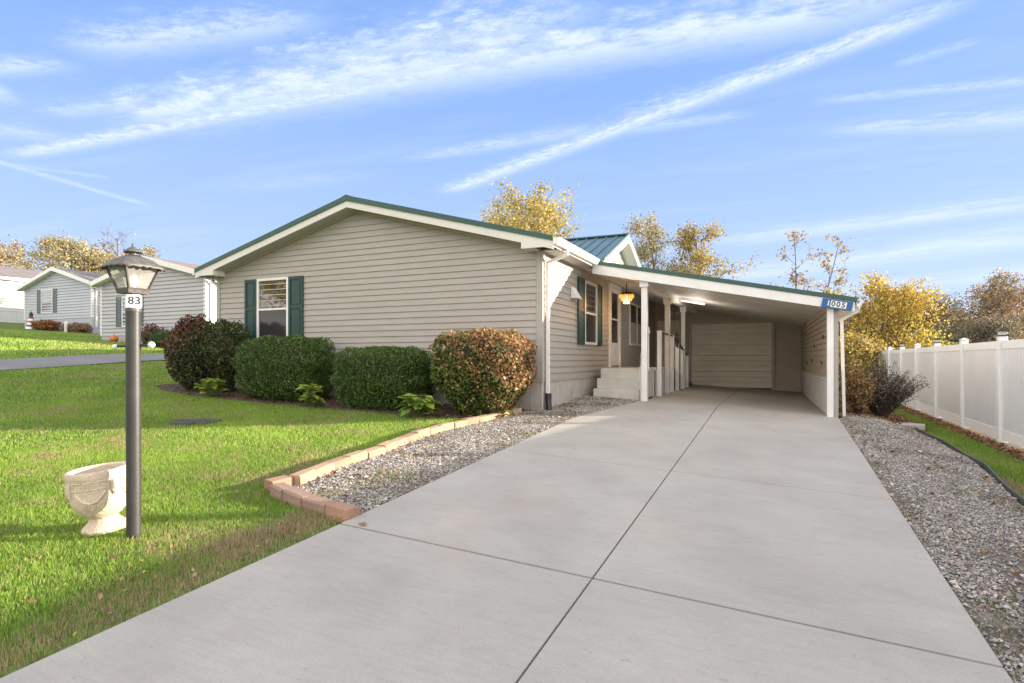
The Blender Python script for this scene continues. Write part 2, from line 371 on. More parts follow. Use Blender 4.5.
# ------------------------------------------------------------------ sky, sun
SUN_AZ, SUN_EL = R(32), R(10.2)
w = bpy.data.worlds.new('World'); scene.world = w; w.use_nodes = True
def world():
    nt = w.node_tree; nt.nodes.clear(); L = nt.links.new
    out = N(nt, 'ShaderNodeOutputWorld'); bg = N(nt, 'ShaderNodeBackground'); L(bg.outputs[0], out.inputs[0]); bg.inputs['Strength'].default_value = .15
    sky = N(nt, 'ShaderNodeTexSky', sky_type='NISHITA'); sky.sun_disc = False; sky.sun_elevation = SUN_EL; sky.sun_rotation = R(90)-SUN_AZ
    sky.air_density = 1.0; sky.dust_density = .6; sky.ozone_density = 1.2
    tc = N(nt, 'ShaderNodeTexCoord'); sep = N(nt, 'ShaderNodeSeparateXYZ'); L(tc.outputs['Generated'], sep.inputs[0])
    def mth(op, a, b=None, c=None, clamp=False):
        n = N(nt, 'ShaderNodeMath', operation=op); n.use_clamp = clamp
        for i, q in enumerate((a, b, c)):
            if q is None: continue
            if isinstance(q, (int, float)): n.inputs[i].default_value = q
            else: L(q, n.inputs[i])
        return n.outputs[0]
    zc = mth('MAXIMUM', sep.outputs[2], .03)
    px = mth('DIVIDE', sep.outputs[0], zc); py = mth('DIVIDE', sep.outputs[1], zc)
    cmb = N(nt, 'ShaderNodeCombineXYZ'); L(px, cmb.inputs[0]); L(py, cmb.inputs[1])
    def lay(u, v):
        x, y, z = at(u, v, 10.0); z -= CZ
        return (x/z, y/z)
    # warp
    nz = N(nt, 'ShaderNodeTexNoise'); nz.inputs['Scale'].default_value = 1.3; nz.inputs['Detail'].default_value = 4; L(cmb.outputs[0], nz.inputs['Vector'])
    wv = mth('MULTIPLY', mth('SUBTRACT', nz.outputs[0], .5), .5)
    def streak(u0, v0, u1, v1, w0, w1, amp, soft=.25, seed=0, feather=.5, fr=5.0):
        a = lay(u0, v0); b = lay(u1, v1)
        dx, dy = b[0]-a[0], b[1]-a[1]; Ln = math.hypot(dx, dy); dx /= Ln; dy /= Ln
        def wid(u, v, wp):
            c = lay(u, v-wp); return abs((c[0]-lay(u, v)[0])*(-dy)+(c[1]-lay(u, v)[1])*dx)
        W0, W1 = wid(u0, v0, w0), wid(u1, v1, w1)
        rx = mth('SUBTRACT', px, a[0]); ry = mth('SUBTRACT', py, a[1])
        t = mth('DIVIDE', mth('ADD', mth('MULTIPLY', rx, dx), mth('MULTIPLY', ry, dy)), Ln)
        s = mth('ADD', mth('MULTIPLY', rx, -dy), mth('MULTIPLY', ry, dx))
        wd = mth('MAXIMUM', mth('ADD', mth('MULTIPLY', t, W1-W0), W0), min(W0, W1)*.5)
        cv = N(nt, 'ShaderNodeCombineXYZ'); L(mth('MULTIPLY', t, Ln/((W0+W1)*.5)*.55), cv.inputs[0]); sn = mth('DIVIDE', s, wd); L(sn, cv.inputs[1]); cv.inputs[2].default_value = seed
        n1 = N(nt, 'ShaderNodeTexNoise'); n1.inputs['Scale'].default_value = fr*.45; n1.inputs['Detail'].default_value = 8; n1.inputs['Roughness'].default_value = .72; L(cv.outputs[0], n1.inputs['Vector'])
        nn = mth('SUBTRACT', n1.outputs[0], .5)
        ss = mth('ADD', sn, mth('MULTIPLY', nn, feather*2.2))
        g = mth('POWER', 2.718, mth('MULTIPLY', mth('MULTIPLY', ss, ss), -1.6))
        e0 = N(nt, 'ShaderNodeMapRange', interpolation_type='SMOOTHSTEP'); e0.inputs['From Min'].default_value = -.02; e0.inputs['From Max'].default_value = soft; L(t, e0.inputs[0])
        e1 = N(nt, 'ShaderNodeMapRange', interpolation_type='SMOOTHSTEP'); e1.inputs['From Min'].default_value = 1.02; e1.inputs['From Max'].default_value = 1-soft; L(t, e1.inputs[0])
        tex = N(nt, 'ShaderNodeMapRange'); tex.inputs['From Min'].default_value = .34; tex.inputs['From Max'].default_value = .66; tex.inputs['To Min'].default_value = .25; tex.inputs['To Max'].default_value = 1.05; L(n1.outputs[0], tex.inputs[0])
        return mth('MULTIPLY', mth('MULTIPLY', mth('MULTIPLY', g, tex.outputs[0]), mth('MULTIPLY', e0.outputs[0], e1.outputs[0])), amp)
    S = [
      (440, 194, 990, -8, 6, 12, 1.0, .10, 1, .55, 6),
      (600, 128, 800, 66, 10, 12, .5, .35, 23, 1.4, 6),
      (385, 162, 640, 122, 4, 9, .55, .3, 2, .5, 5),
      (560, 138, 770, 112, 7, 4, .5, .3, 3, .6, 5),
      (0, 158, 520, 60, 6, 13, .95, .12, 4, .6, 5),
      (100, 126, 620, 26, 24, 40, 1.0, .2, 5, 1.3, 4.5),
      (240, 70, 640, 8, 14, 24, .75, .3, 21, 1.4, 5),
      (150, 118, 330, 86, 16, 20, .6, .35, 22, 1.4, 5),
      (180, 112, 1000, -14, 22, 26, .95, .2, 6, 1.1, 4),
      (50, 52, 350, 14, 20, 18, .75, .3, 7, 1.1, 4),
      (-120, 75, 90, 62, 10, 9, .7, .3, 8, .8, 4),
      (-60, 88, 22, 92, 14, 10, .8, .4, 9, .8, 4),
      (-120, 118, 90, 140, 8, 7, .5, .3, 10, .7, 4),
      (30, 115, 180, 100, 9, 9, .5, .3, 11, .9, 4),
      (-60, 145, 150, 206, 2.5, 2.0, .5, .1, 12, .3, 3),
      (-60, 155, 110, 178, 2.0, 1.5, .3, .1, 13, .3, 3),
      (700, 245, 1150, 188, 7, 10, .65, .2, 14, .5, 4),
      (700, 280, 1150, 222, 9, 16, .65, .2, 15, .6, 4),
      (790, 296, 1150, 262, 8, 12, .5, .2, 16, .6, 4),
      (800, 103, 1120, 72, 4, 6, .45, .2, 17, .6, 5),
      (800, 132, 1100, 116, 6, 12, .55, .3, 18, .9, 4),
      (880, 70, 1000, 34, 5, 5, .35, .35, 19, .7, 5),
      (200, 192, 400, 170, 9, 7, .22, .4, 20, .9, 4),
    ]
    tot = None
    for q in S:
        q = list(q); q[4] *= 1.25; q[5] *= 1.25; q[6] = min(1.15, q[6]*1.2); r = streak(*q); tot = r if tot is None else mth('MAXIMUM', tot, r)
    # faint all-over cirrus veil, everywhere in the sky dome
    mp = N(nt, 'ShaderNodeMapping'); mp.inputs['Rotation'].default_value = (0, 0, R(-20)); mp.inputs['Scale'].default_value = (.35, 1.6, 1); L(cmb.outputs[0], mp.inputs[0])
    nv = N(nt, 'ShaderNodeTexNoise'); nv.inputs['Scale'].default_value = 1.5; nv.inputs['Detail'].default_value = 8; nv.inputs['Roughness'].default_value = .6; L(mp.outputs[0], nv.inputs['Vector'])
    veil = N(nt, 'ShaderNodeMapRange'); veil.inputs['From Min'].default_value = .5; veil.inputs['From Max'].default_value = .8; veil.inputs['To Max'].default_value = .22; L(nv.outputs[0], veil.inputs[0])
    tot = mth('MAXIMUM', tot, veil.outputs[0])
    up = N(nt, 'ShaderNodeMapRange'); up.inputs['From Min'].default_value = .02; up.inputs['From Max'].default_value = .07; L(sep.outputs[2], up.inputs[0])
    tot = mth('MULTIPLY', tot, up.outputs[0], clamp=True)
    # colour grade of the clear sky
    grade = N(nt, 'ShaderNodeMixRGB', blend_type='MULTIPLY'); grade.inputs[0].default_value = 1; L(sky.outputs[0], grade.inputs[1]); grade.inputs[2].default_value = SKYG
    haze = N(nt, 'ShaderNodeMapRange'); haze.inputs['From Min'].default_value = .45; haze.inputs['From Max'].default_value = -.02; haze.inputs['To Min'].default_value = SKYF[0]; haze.inputs['To Max'].default_value = SKYF[1]; L(sep.outputs[2], haze.inputs[0])
    hz = N(nt, 'ShaderNodeMixRGB'); L(haze.outputs[0], hz.inputs[0]); L(grade.outputs[0], hz.inputs[1]); 
    hcr = N(nt, 'ShaderNodeMixRGB'); hf = N(nt, 'ShaderNodeMapRange'); hf.inputs['From Min'].default_value = .0; hf.inputs['From Max'].default_value = .45; L(sep.outputs[2], hf.inputs[0])
    L(hf.outputs[0], hcr.inputs[0]); hcr.inputs[1].default_value = (*[c*SKYB for c in (.47, .59, .82)], 1); hcr.inputs[2].default_value = (*[c*SKYB for c in (.205, .36, .73)], 1)
    L(hcr.outputs[0], hz.inputs[2])
    cl = N(nt, 'ShaderNodeMixRGB'); L(mth('MULTIPLY', tot, .80), cl.inputs[0]); L(hz.outputs[0], cl.inputs[1]); cl.inputs[2].default_value = (*[c*SKYB*1.15 for c in (.62, .69, .82)], 1)
    # added fill: a warm bright glow in the unseen sky behind and overhead
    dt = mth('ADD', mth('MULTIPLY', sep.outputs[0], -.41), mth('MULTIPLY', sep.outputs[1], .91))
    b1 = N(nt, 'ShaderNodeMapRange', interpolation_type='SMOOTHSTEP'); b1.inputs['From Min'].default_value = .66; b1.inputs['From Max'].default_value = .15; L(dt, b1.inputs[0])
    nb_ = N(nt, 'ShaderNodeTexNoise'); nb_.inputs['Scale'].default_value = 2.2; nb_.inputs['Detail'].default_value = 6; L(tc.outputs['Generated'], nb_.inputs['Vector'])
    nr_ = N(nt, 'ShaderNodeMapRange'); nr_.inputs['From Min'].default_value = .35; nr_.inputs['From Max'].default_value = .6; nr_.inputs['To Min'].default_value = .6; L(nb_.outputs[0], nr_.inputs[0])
    bk = N(nt, 'ShaderNodeMixRGB'); L(mth('MULTIPLY', mth('MULTIPLY', b1.outputs[0], nr_.outputs[0]), mth('SUBTRACT', 1.0, mth('MULTIPLY', mth('MAXIMUM', sep.outputs[2], 0), .42))), bk.inputs[0]); L(cl.outputs[0], bk.inputs[1]); bk.inputs[2].default_value = (*[c*SKYB*SKY_FILL for c in (1.0, .925, .835)], 1)
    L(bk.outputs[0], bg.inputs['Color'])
SKYG = (1.0, 1.0, 1.0, 1); SKYF = (.92, .97); SKYB = 2.95; SKY_FILL = 2.15
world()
sun = bpy.data.lights.new('sun', 'SUN'); so = bpy.data.objects.new('sun', sun); C.objects.link(so)
sun.energy = 4.5; sun.angle = R(.5); sun.color = (1.0, .86, .68)
d = Vector((math.cos(SUN_AZ)*math.cos(SUN_EL), math.sin(SUN_AZ)*math.cos(SUN_EL), math.sin(SUN_EL)))
so.rotation_euler = d.to_track_quat('Z', 'Y').to_euler()
vs = scene.view_settings; vs.view_transform = 'Standard'; vs.look = 'None'; vs.exposure = 1.6; vs.gamma = 1; vs.use_curve_mapping = False

# ------------------------------------------------------------------ ground sheets
def sheet(name, xs, ys, off, m, kind='structure', inside=None):
    X, Y = np.meshgrid(xs, ys, indexing='ij'); Z = T(X, Y)+off
    nx, ny = X.shape
    V = np.stack([X, Y, Z], -1).reshape(-1, 3)
    F = []
    for i in range(nx-1):
        for j in range(ny-1):
            if inside and not inside((xs[i]+xs[i+1])/2, (ys[j]+ys[j+1])/2): continue
            a = i*ny+j; F.append((a, a+ny, a+ny+1, a+1))
    me = bpy.data.meshes.new(name); me.from_pydata(V.tolist(), [], F); me.materials.append(m); me.shade_smooth()
    o = bpy.data.objects.new(name, me); C.objects.link(o)
    if kind: o['kind'] = kind
    return o
xs = np.unique(np.concatenate([np.linspace(-600, -60, 28), np.linspace(-60, -20, 41), np.linspace(-20, 8, 141), np.linspace(8, 60, 27), np.linspace(60, 600, 28)]))
ys = np.unique(np.concatenate([np.linspace(-300, -14, 20), np.linspace(-14, 16, 121), np.linspace(16, 60, 45), np.linspace(60, 900, 40)]))
sheet('ground', xs, ys, -.035, M['ground'])
def polysheet(name, poly, off, m, step=.5, kind='structure'):
    """sheet over an arbitrary polygon: cut a grid mesh with bmesh"""
    import bmesh
    bm = bmesh.new(); vs_ = [bm.verts.new((p[0], p[1], 0)) for p in poly]; bm.faces.new(vs_)
    x0, x1 = min(p[0] for p in poly), max(p[0] for p in poly); y0, y1 = min(p[1] for p in poly), max(p[1] for p in poly)
    for ax, lo, hi in ((0, x0, x1), (1, y0, y1)):
        q = lo+step
        while q < hi:
            co = [0, 0, 0]; co[ax] = q; no = [0, 0, 0]; no[ax] = 1
            bmesh.ops.bisect_plane(bm, geom=bm.verts[:]+bm.edges[:]+bm.faces[:], plane_co=co, plane_no=no); q += step
    for v in bm.verts: v.co.z = Tz(v.co.x, v.co.y)+off
    me = bpy.data.meshes.new(name); bm.to_mesh(me); bm.free(); me.materials.append(m)
    o = bpy.data.objects.new(name, me); C.objects.link(o)
    if kind: o['kind'] = kind
    return o
# driveway slabs with open joints
def driveway():
    mb = MB()
    xl = lambda y: -3.1 if y < 9.3 else (-3.1+(y-9.3)*.19 if y < 12.2 else -2.55)
    xr = lambda y: 1.01 if y < 12.0 else .99
    yj = [-13.8, -8.4, -5.4, -2.4, .6, 3.6, 6.6, 9.6, 12.25, 15.2, 18.2, 20.48]
    xc = -1.07
    for i in range(len(yj)-1):
        a, b_ = yj[i], yj[i+1]; wide = .010 if i == 4 or i == 5 else .004
        ga = (.011 if abs(a-3.6) < .01 else .0035); gb = (.011 if abs(b_-3.6) < .01 else .0035)
        if abs(a-6.6) < .01: ga = .006
        if abs(b_-6.6) < .01: gb = .006
        for side in (0, 1):
            n = 10; g = .0065
            pts_y = np.linspace(a+ga, b_-gb, n)
            for y0, y1 in zip(pts_y, pts_y[1:]):
                if side == 0: q = [(xl(y0), y0), (xc-g, y0), (xc-g, y1), (xl(y1), y1)]
                else: q = [(xc+g, y0), (xr(y0), y0), (xr(y1), y1), (xc+g, y1)]
                if y0 > 12.2 and side == 0: q[0] = (-3.84 if y0 > 13 else -2.5, y0); q[3] = (-3.84 if y0 > 13 else -2.5, y1)
                top = [(x, y, Tz(x, y)) for x, y in q]; mb.face(top)
                bot = [(x, y, z-.06) for x, y, z in top]
                es = [(0, 3) if side == 0 else (1, 2), (1, 2) if side == 0 else (0, 3)]
                for e in es: mb.face([top[e[0]], top[e[1]], bot[e[1]], bot[e[0]]])
                if y0 == pts_y[0]: mb.face([top[0], top[1], bot[1], bot[0]])
                if y1 == pts_y[-1]: mb.face([top[3], top[2], bot[2], bot[3]])
    o = mb.build('driveway', M['conc'], fixn=False); o['kind'] = 'structure'
    o2 = polysheet('joint_bed', [(-3.09, -13.8), (1.0, -13.8), (1.0, 20.4), (-3.0, 20.4), (-2.6, 12.2), (-3.09, 9.3)], -.028, M['joint'], 1.0)
driveway()
polysheet('road', [(-60, -14.5), (60, -14.5), (60, -20), (-60, -20)], -.02, M['asphalt'], 4)
ROADX = (-19.9, -17.45)
polysheet('lane', [(-19.9, -14.4), (-17.45, -14.4), (-17.45, 5), (-17.5, 9), (-17.85, 13), (-18.3, 20), (-19, 60), (-21.5, 60), (-20.8, 20), (-20.2, 13), (-19.9, 9)], -.005, M['asphalt'], 1.0)
GL = [(-4.28, 3.98), (-3.12, 3.78), (-3.11, 9.3), (-2.56, 12.2), (-3.84, 12.2), (-3.84, 9.7), (-4.05, 9.55), (-4.22, 8.2), (-4.36, 7.2), (-4.38, 6.3), (-4.25, 5.0)]
GR = [(1.02, -4), (2.3, -4), (2.25, 5), (2.2, 7.28), (2.38, 9.56), (2.31, 11.34), (2.14, 12.6), (1.9, 13.0), (1.7, 14.5), (1.1, 15.0), (1.1, 12.1), (1.02, 12.0)]
polysheet('gravel_strip', GL, -.018, M['gravelbase'], .5)
polysheet('gravel_bed', GR, -.018, M['gravelbase'], .5)
SOIL = [(-4.1, 9.6), (-4.3, 8.4), (-5.6, 8.3), (-7.5, 8.32), (-9.5, 8.34), (-11, 8.36), (-12.3, 8.5), (-13.0, 8.9), (-12.9, 9.9), (-12.0, 9.75), (-3.9, 9.75)]
polysheet('planting_soil', SOIL, -.012, M['soil'], .4)
SOILF = [(3.22, -2), (3.72, -2), (3.72, 10), (3.82, 20), (3.95, 30), (3.3, 30), (3.28, 16), (3.18, 10)]
polysheet('fence_soil', SOILF, -.008, M['soil'], .6)
SOILR = [(1.05, 12.1), (1.15, 12.6), (1.9, 12.95), (2.6, 13.3), (2.9, 15), (2.7, 22), (1.05, 22)]
polysheet('shrub_soil', SOILR, -.005, M['soil'], .6)

def inpoly(x, y, poly):
    x = np.asarray(x); y = np.asarray(y); r = np.zeros(x.shape, bool); n = len(poly); j = n-1
    for i in range(n):
        xi, yi = poly[i]; xj, yj = poly[j]
        c = ((yi > y) != (yj > y)) & (x < (xj-xi)*(y-yi)/((yj-yi) if abs(yj-yi) > 1e-9 else 1e-9)+xi); r ^= c; j = i
    return r
def pts_in(poly, dens):
    x0, x1 = min(p[0] for p in poly), max(p[0] for p in poly); y0, y1 = min(p[1] for p in poly), max(p[1] for p in poly)
    n = int((x1-x0)*(y1-y0)*dens); x = RNG.uniform(x0, x1, n); y = RNG.uniform(y0, y1, n); k = inpoly(x, y, poly); return x[k], y[k]
def vnoise(x, y, s, seed=0.0):     # cheap smooth value noise, vectorised
    x = x*s+seed*17.3; y = y*s+seed*9.1; xi = np.floor(x); yi = np.floor(y); fx = x-xi; fy = y-yi; fx = fx*fx*(3-2*fx); fy = fy*fy*(3-2*fy)
    def h(a, b): q = np.sin(a*127.1+b*311.7+seed)*43758.5453; return q-np.floor(q)
    return (h(xi, yi)*(1-fx)+h(xi+1, yi)*fx)*(1-fy)+(h(xi, yi+1)*(1-fx)+h(xi+1, yi+1)*fx)*fy
def fbm(x, y, s, seed=0): return (vnoise(x, y, s, seed)+.5*vnoise(x, y, s*2.1, seed+1)+.25*vnoise(x, y, s*4.3, seed+2))/1.75

# gravel stones: squashed irregular octahedra
def gravel(name, polys_dens, label):
    X = []; Y = []
    for poly, dn in polys_dens:
        a, b_ = pts_in(poly, dn); X.append(a); Y.append(b_)
    x = np.concatenate(X); y = np.concatenate(Y); k = RNG.uniform(size=len(x)) > np.clip((fbm(x, y, 1.7, 21)-.52)*4, 0, .8); x = x[k]; y = y[k]; n = len(x)
    s = RNG.lognormal(math.log(.0082), .40, n); s = np.clip(s, .005, .03)
    base = np.array([(1, 0, 0), (0, 1, 0), (-1, 0, 0), (0, -1, 0), (0, 0, 1), (0, 0, -1)], float)
    P = base[None]*RNG.uniform(.6, 1.25, (n, 6, 1))+RNG.normal(0, .15, (n, 6, 3))
    a = RNG.uniform(0, 6.28, n); ca, sa = np.cos(a), np.sin(a)
    P[..., 2] *= .62
    tx = P[..., 0]*ca[:, None]-P[..., 1]*sa[:, None]; ty = P[..., 0]*sa[:, None]+P[..., 1]*ca[:, None]; P[..., 0] = tx; P[..., 1] = ty
    tl = RNG.normal(0, .4, n); c2, s2 = np.cos(tl), np.sin(tl); tx = P[..., 0]*c2[:, None]-P[..., 2]*s2[:, None]; tz = P[..., 0]*s2[:, None]+P[..., 2]*c2[:, None]; P[..., 0] = tx; P[..., 2] = tz
    P *= s[:, None, None]
    z = T(x, y)-.014+s*.35+RNG.uniform(0, .008, n)
    P += np.stack([x, y, z], -1)[:, None]
    tri = np.array([(0, 1, 4), (1, 2, 4), (2, 3, 4), (3, 0, 4), (1, 0, 5), (2, 1, 5), (3, 2, 5), (0, 3, 5)])
    V = P[:, tri].reshape(-1, 3)
    col = palette(n, [(.31, .29, .27), (.23, .22, .205), (.42, .39, .355), (.31, .255, .20), (.15, .14, .13), (.52, .49, .45), (.24, .18, .13)], [.27, .22, .15, .15, .1, .06, .05], .2)
    cc = np.repeat(col, 8, axis=0)
    o = npmesh(name, V, 3, cc, M['stone']); tag(o, label, None, None, 'stuff'); o['category'] = 'gravel'
    return o
SPL = [(-3.16, 3.8), (-3.02, 3.8), (-2.98, 6), (-3.04, 8), (-2.98, 9.3), (-2.45, 12.1), (-3.2, 11)]; SPR = [(.92, 3), (1.05, 3), (1.05, 12), (.95, 12), (.99, 8), (.9, 6)]
gravel('gravel', [(SPL, 60), (GL, 7500)], 'grey and tan gravel filling the strip between brick edging and driveway')
gravel('gravel', [(SPR, 90), ([p for p in GR], 6200)], 'grey gravel bed between the driveway and the plastic lawn edging')

# ------------------------------------------------------------------ grass
def blades(name, x, y, h, wd, col, label, lean=.35, zoff=-.035):
    n = len(x); z = T(x, y)+zoff
    a = RNG.uniform(0, 2*math.pi, n); dx, dy = np.cos(a), np.sin(a)
    b = RNG.uniform(0, 2*math.pi, n); l = RNG.uniform(.1, 1, n)*lean*h
    base = np.stack([x, y, z], -1); tip = base+np.stack([np.cos(b)*l*1.6, np.sin(b)*l*1.6, h], -1); mid = base+np.stack([np.cos(b)*l*.5, np.sin(b)*l*.5, h*.6], -1)
    s = np.stack([dx*wd*.5, dy*wd*.5, np.zeros(n)], -1)
    V = np.stack([base-s, base+s, mid+s*.8, tip, mid-s*.8], 1)
    V = V.reshape(-1, 3)
    o = npmesh(name, V, 5, col, M['blade']); tag(o, label, None, None, 'stuff'); o['category'] = 'grass'
    return o
PAL_G = np.array([(.22, .385, .055), (.31, .46, .078), (.165, .31, .045), (.43, .50, .13)])
def grasscol(x, y, dry):
    n = len(x); c = PAL_G[RNG.choice(4, n, p=[.35, .3, .2, .15])]*RNG.uniform(.8, 1.2, (n, 1))
    f = fbm(x, y, .9, 3)[:, None]; c = c*(.8+.45*f)+np.array([.10, .07, 0])*np.clip(f-.45, 0, 1)*1.2
    straw = np.array([.54, .42, .26])*RNG.uniform(.6, 1.15, (n, 1))
    m = (RNG.uniform(size=n) < dry)[:, None]
    return np.where(m, straw, c)
def excl(x, y):
    k = (x > -3.13) & (x < 1.05)
    for p in (GL, SOIL): k |= inpoly(x, y, p)
    k |= (x > -12.1) & (x < -3.85) & (y > 9.7)
    return ~k
def lawn(x0, x1, y0, y1, dens, h0, h1, w_, name='grass', label='', drybase=.07, extra=None):
    n = int((x1-x0)*(y1-y0)*dens); x = RNG.uniform(x0, x1, n); y = RNG.uniform(y0, y1, n); k = excl(x, y)
    k &= (x < -13.2) | ~((y > 8.7) & (x > -13) & (x < -3.8))
    if extra is not None: k &= extra(x, y)
    x = x[k]; y = y[k]
    # dry band along the driveway edge and random bare patches
    de = np.where(y < 4.0, (-3.1-x), 9)
    fb = fbm(x, y, 2.2, 5); f2 = fbm(x, y, .7, 8)
    dry = drybase+.85*np.clip(1-(de-.02)/(.22+1.1*fb*fb+.25*fb), 0, 1)**.8*(de > 0)+.5*np.clip((f2-.60)*6, 0, 1)+.35*np.clip((fb-.58)*5, 0, 1)
    dry = np.clip(dry, 0, .95)
    keep = RNG.uniform(size=len(x)) > np.clip(1-(de)/(.10+.25*fb), 0, .8)*(de > 0)
    x = x[keep]; y = y[keep]; dry = dry[keep]; fb = fb[keep]
    h = RNG.uniform(h0, h1, len(x))*(.7+.7*fb)
    return blades(name, x, y, h, RNG.uniform(.7, 1.3, len(x))*w_, grasscol(x, y, dry), label)
def pixlim(x, y):      # leave out only what lies far outside any view near the photograph's
    d = -SY*x+CY*y; r = CY*x+SY*y
    return (d > .6) & (r/d > -1.15) & (r/d < 1.2)
lawn(-8.5, -3.1, .3, 5.2, 9000, .024, .05, .0036, label='bright green front lawn nearest the lamp post', extra=pixlim)
lawn(-12.5, -3.9, 5.2, 8.8, 3200, .025, .05, .006, label='green front lawn running up to the hedges', extra=pixlim)
lawn(-17.4, -8.5, .8, 5.2, 1800, .025, .05, .008, label='green front lawn left of the lamp post', extra=lambda x, y: pixlim(x, y))
lawn(-17.5, -12.5, 5.2, 16, 1000, .03, .055, .012, label='green lawn between the house and the lane', extra=pixlim)
lawn(-38, -20.1, 6, 22, 220, .04, .07, .03, label='green lawn beyond the lane by the neighbouring houses', extra=lambda x, y: pixlim(x, y) & ~((x > -29.2) & (x < -22) & (y > 17.2)))
GE = [(2.3, -2), (2.3, 5), (2.27, 7.28), (2.44, 9.56), (2.38, 11.34), (2.2, 12.7), (2.7, 14), (2.9, 17), (2.9, 30), (3.32, 30), (3.3, 16), (3.22, 10), (3.25, -2)]
x, y = pts_in(GE, 4200); k = pixlim(x, y) | (y < 4); x = x[k]; y = y[k]; f = fbm(x, y, 1.1, 6)
blades('grass', x, y, RNG.uniform(.03, .06, len(x)), RNG.uniform(.7, 1.3, len(x))*.007, grasscol(x, y, np.clip(.06+np.clip((f-.5)*5, 0, .8)*np.clip((11.5-y)/3, 0, 1), 0, .9)), 'strip of green grass between the plastic edging and the white fence')
# weeds and fallen leaf litter
def litter(name, poly, dens, size, cols, label, zo=.0):
    x, y = pts_in(poly, dens); P = np.stack([x, y, T(x, y)+zo+RNG.uniform(0, .012, len(x))], -1)
    V = leaves(P, size, None, out=np.tile([0, 0, 1.0], (len(x), 1)), flat=.6)
    o = npmesh(name, V, 4, palette(len(x), cols), M['leaf']); tag(o, label, None, None, 'stuff'); o['category'] = 'leaf litter'
LC = [(.30, .16, .07), (.20, .10, .05), (.38, .24, .10), (.14, .08, .05)]
litter('leaf_litter', SOIL, 150, .035, [(.20, .12, .06), (.13, .08, .05), (.26, .18, .09), (.09, .06, .04)], 'brown fallen leaves on the soil under the foundation hedges')
litter('leaf_litter', [(3.15, 2), (3.5, 2), (3.58, 28), (3.28, 28)], 420, .05, LC, 'rust brown leaves drifted along the foot of the white fence', .005)
litter('leaf_litter', SOILR, 150, .05, LC+[(.35, .22, .05)], 'brown leaves under the dry shrubs beside the carport')
litter('leaf_litter', [(-3.14, 1), (-3.14, 3.7), (-3.5, 3.7), (-3.9, 2.5), (-3.7, 1)], 45, .022, LC+[(.45, .33, .18)], 'dry leaf scraps along the lawn edge of the driveway in the foreground', .01)
litter('leaf_litter', [(-3.2, 1), (-3.2, 3.7), (-8, 3.7), (-8, 8), (-14, 8), (-14, 3), (-6, 1)], 1.3, .034, LC+[(.5, .36, .12)], 'single brown and yellow leaves scattered over the front lawn', .02)
litter('leaf_litter', GR, 22, .032, LC+[(.35, .25, .12)], 'small brown leaves scattered over the right gravel bed', .012)
litter('leaf_litter', GL, 30, .03, LC+[(.45, .36, .22)], 'small tan leaves scattered over the left gravel strip', .012)
def weeds(poly, dens, cols, label, hh=.05):
    x, y = pts_in(poly, dens*6); f = fbm(x, y, 2.6, 11); k = RNG.uniform(size=len(x)) < np.clip((f-.55)*5, 0, 1)/2; x = x[k]; y = y[k]
    blades('weeds', x, y, RNG.uniform(.015, hh, len(x)), np.full(len(x), .006), palette(len(x), cols), label, lean=.8, zoff=-.01)['category'] = 'weeds'
weeds(GL, 500, [(.12, .2, .04), (.25, .24, .08), (.36, .27, .14)], 'thin weeds coming up through the left gravel strip')
weeds(GR, 330, [(.13, .19, .05), (.27, .22, .11), (.33, .24, .14)], 'thin weeds coming up through the right gravel bed')

# ------------------------------------------------------------------ windows, shutters (in plane coordinates: u along wall, z up)
def frame_pts(P0, U, Nn):
    P0 = Vector(P0); U = Vector(U); Nn = Vector(Nn)
    def f(u, z, o): q = P0+U*u+Nn*o; return (q.x, q.y, z)
    return f
def pbox(mb, f, u0, u1, z0, z1, o0, o1):
    P = [f(u0, z0, o0), f(u1, z0, o0), f(u1, z0, o1), f(u0, z0, o1), f(u0, z1, o0), f(u1, z1, o0), f(u1, z1, o1), f(u0, z1, o1)]
    n = len(mb.v); mb.v += P; mb.f += [tuple(n+q for q in t) for t in ((0, 3, 2, 1), (4, 5, 6, 7), (0, 1, 5, 4), (1, 2, 6, 5), (2, 3, 7, 6), (3, 0, 4, 7))]
    return mb
def window(parent, f, u0, u1, z0, z1, wt=.055, out=.05, mull=True, glass='glass', low='screen', label=None, trim='trim'):
    mb = MB()
    pbox(mb, f, u0, u0+wt, z0, z1, -.02, out); pbox(mb, f, u1-wt, u1, z0, z1, -.02, out)
    pbox(mb, f, u0+wt, u1-wt, z1-wt, z1, -.02, out); pbox(mb, f, u0+wt, u1-wt, z0, z0+wt, -.02, out+.012)
    zm = (z0+z1)/2
    if mull: pbox(mb, f, u0+wt, u1-wt, zm-.022, zm+.022, -.01, out-.012)
    w_ = mb.build('window', M[trim], parent)
    if label: w_['label'] = label
    if mull:
        pbox(MB(), f, u0+wt, u1-wt, zm+.022, z1-wt, .004, .018).build('pane', M[glass], w_)
        pbox(MB(), f, u0+wt, u1-wt, z0+wt, zm-.022, .004, .026).build('pane', M[low], w_)
    else: pbox(MB(), f, u0+wt, u1-wt, z0+wt, z1-wt, .004, .02).build('pane', M[glass], w_)
    return w_
def shutter(parent, f, u0, u1, z0, z1, m='shut'):
    mb = MB(); wt = .055
    pbox(mb, f, u0, u1, z0, z1, .012, .034)
    for a, b_ in ((u0, u0+wt), (u1-wt, u1)): pbox(mb, f, a, b_, z0, z1, .034, .052)
    zm = z0+(z1-z0)*.52
    for a, b_ in ((z0, z0+.07), (zm-.035, zm+.035), (z1-.07, z1)): pbox(mb, f, u0+wt, u1-wt, a, b_, .034, .050)
    for a, b_ in ((z0+.10, zm-.065), (zm+.065, z1-.10)): pbox(mb, f, u0+wt+.03, u1-wt-.03, a, b_, .034, .044)
    return mb.build('shutter', M[m], parent)

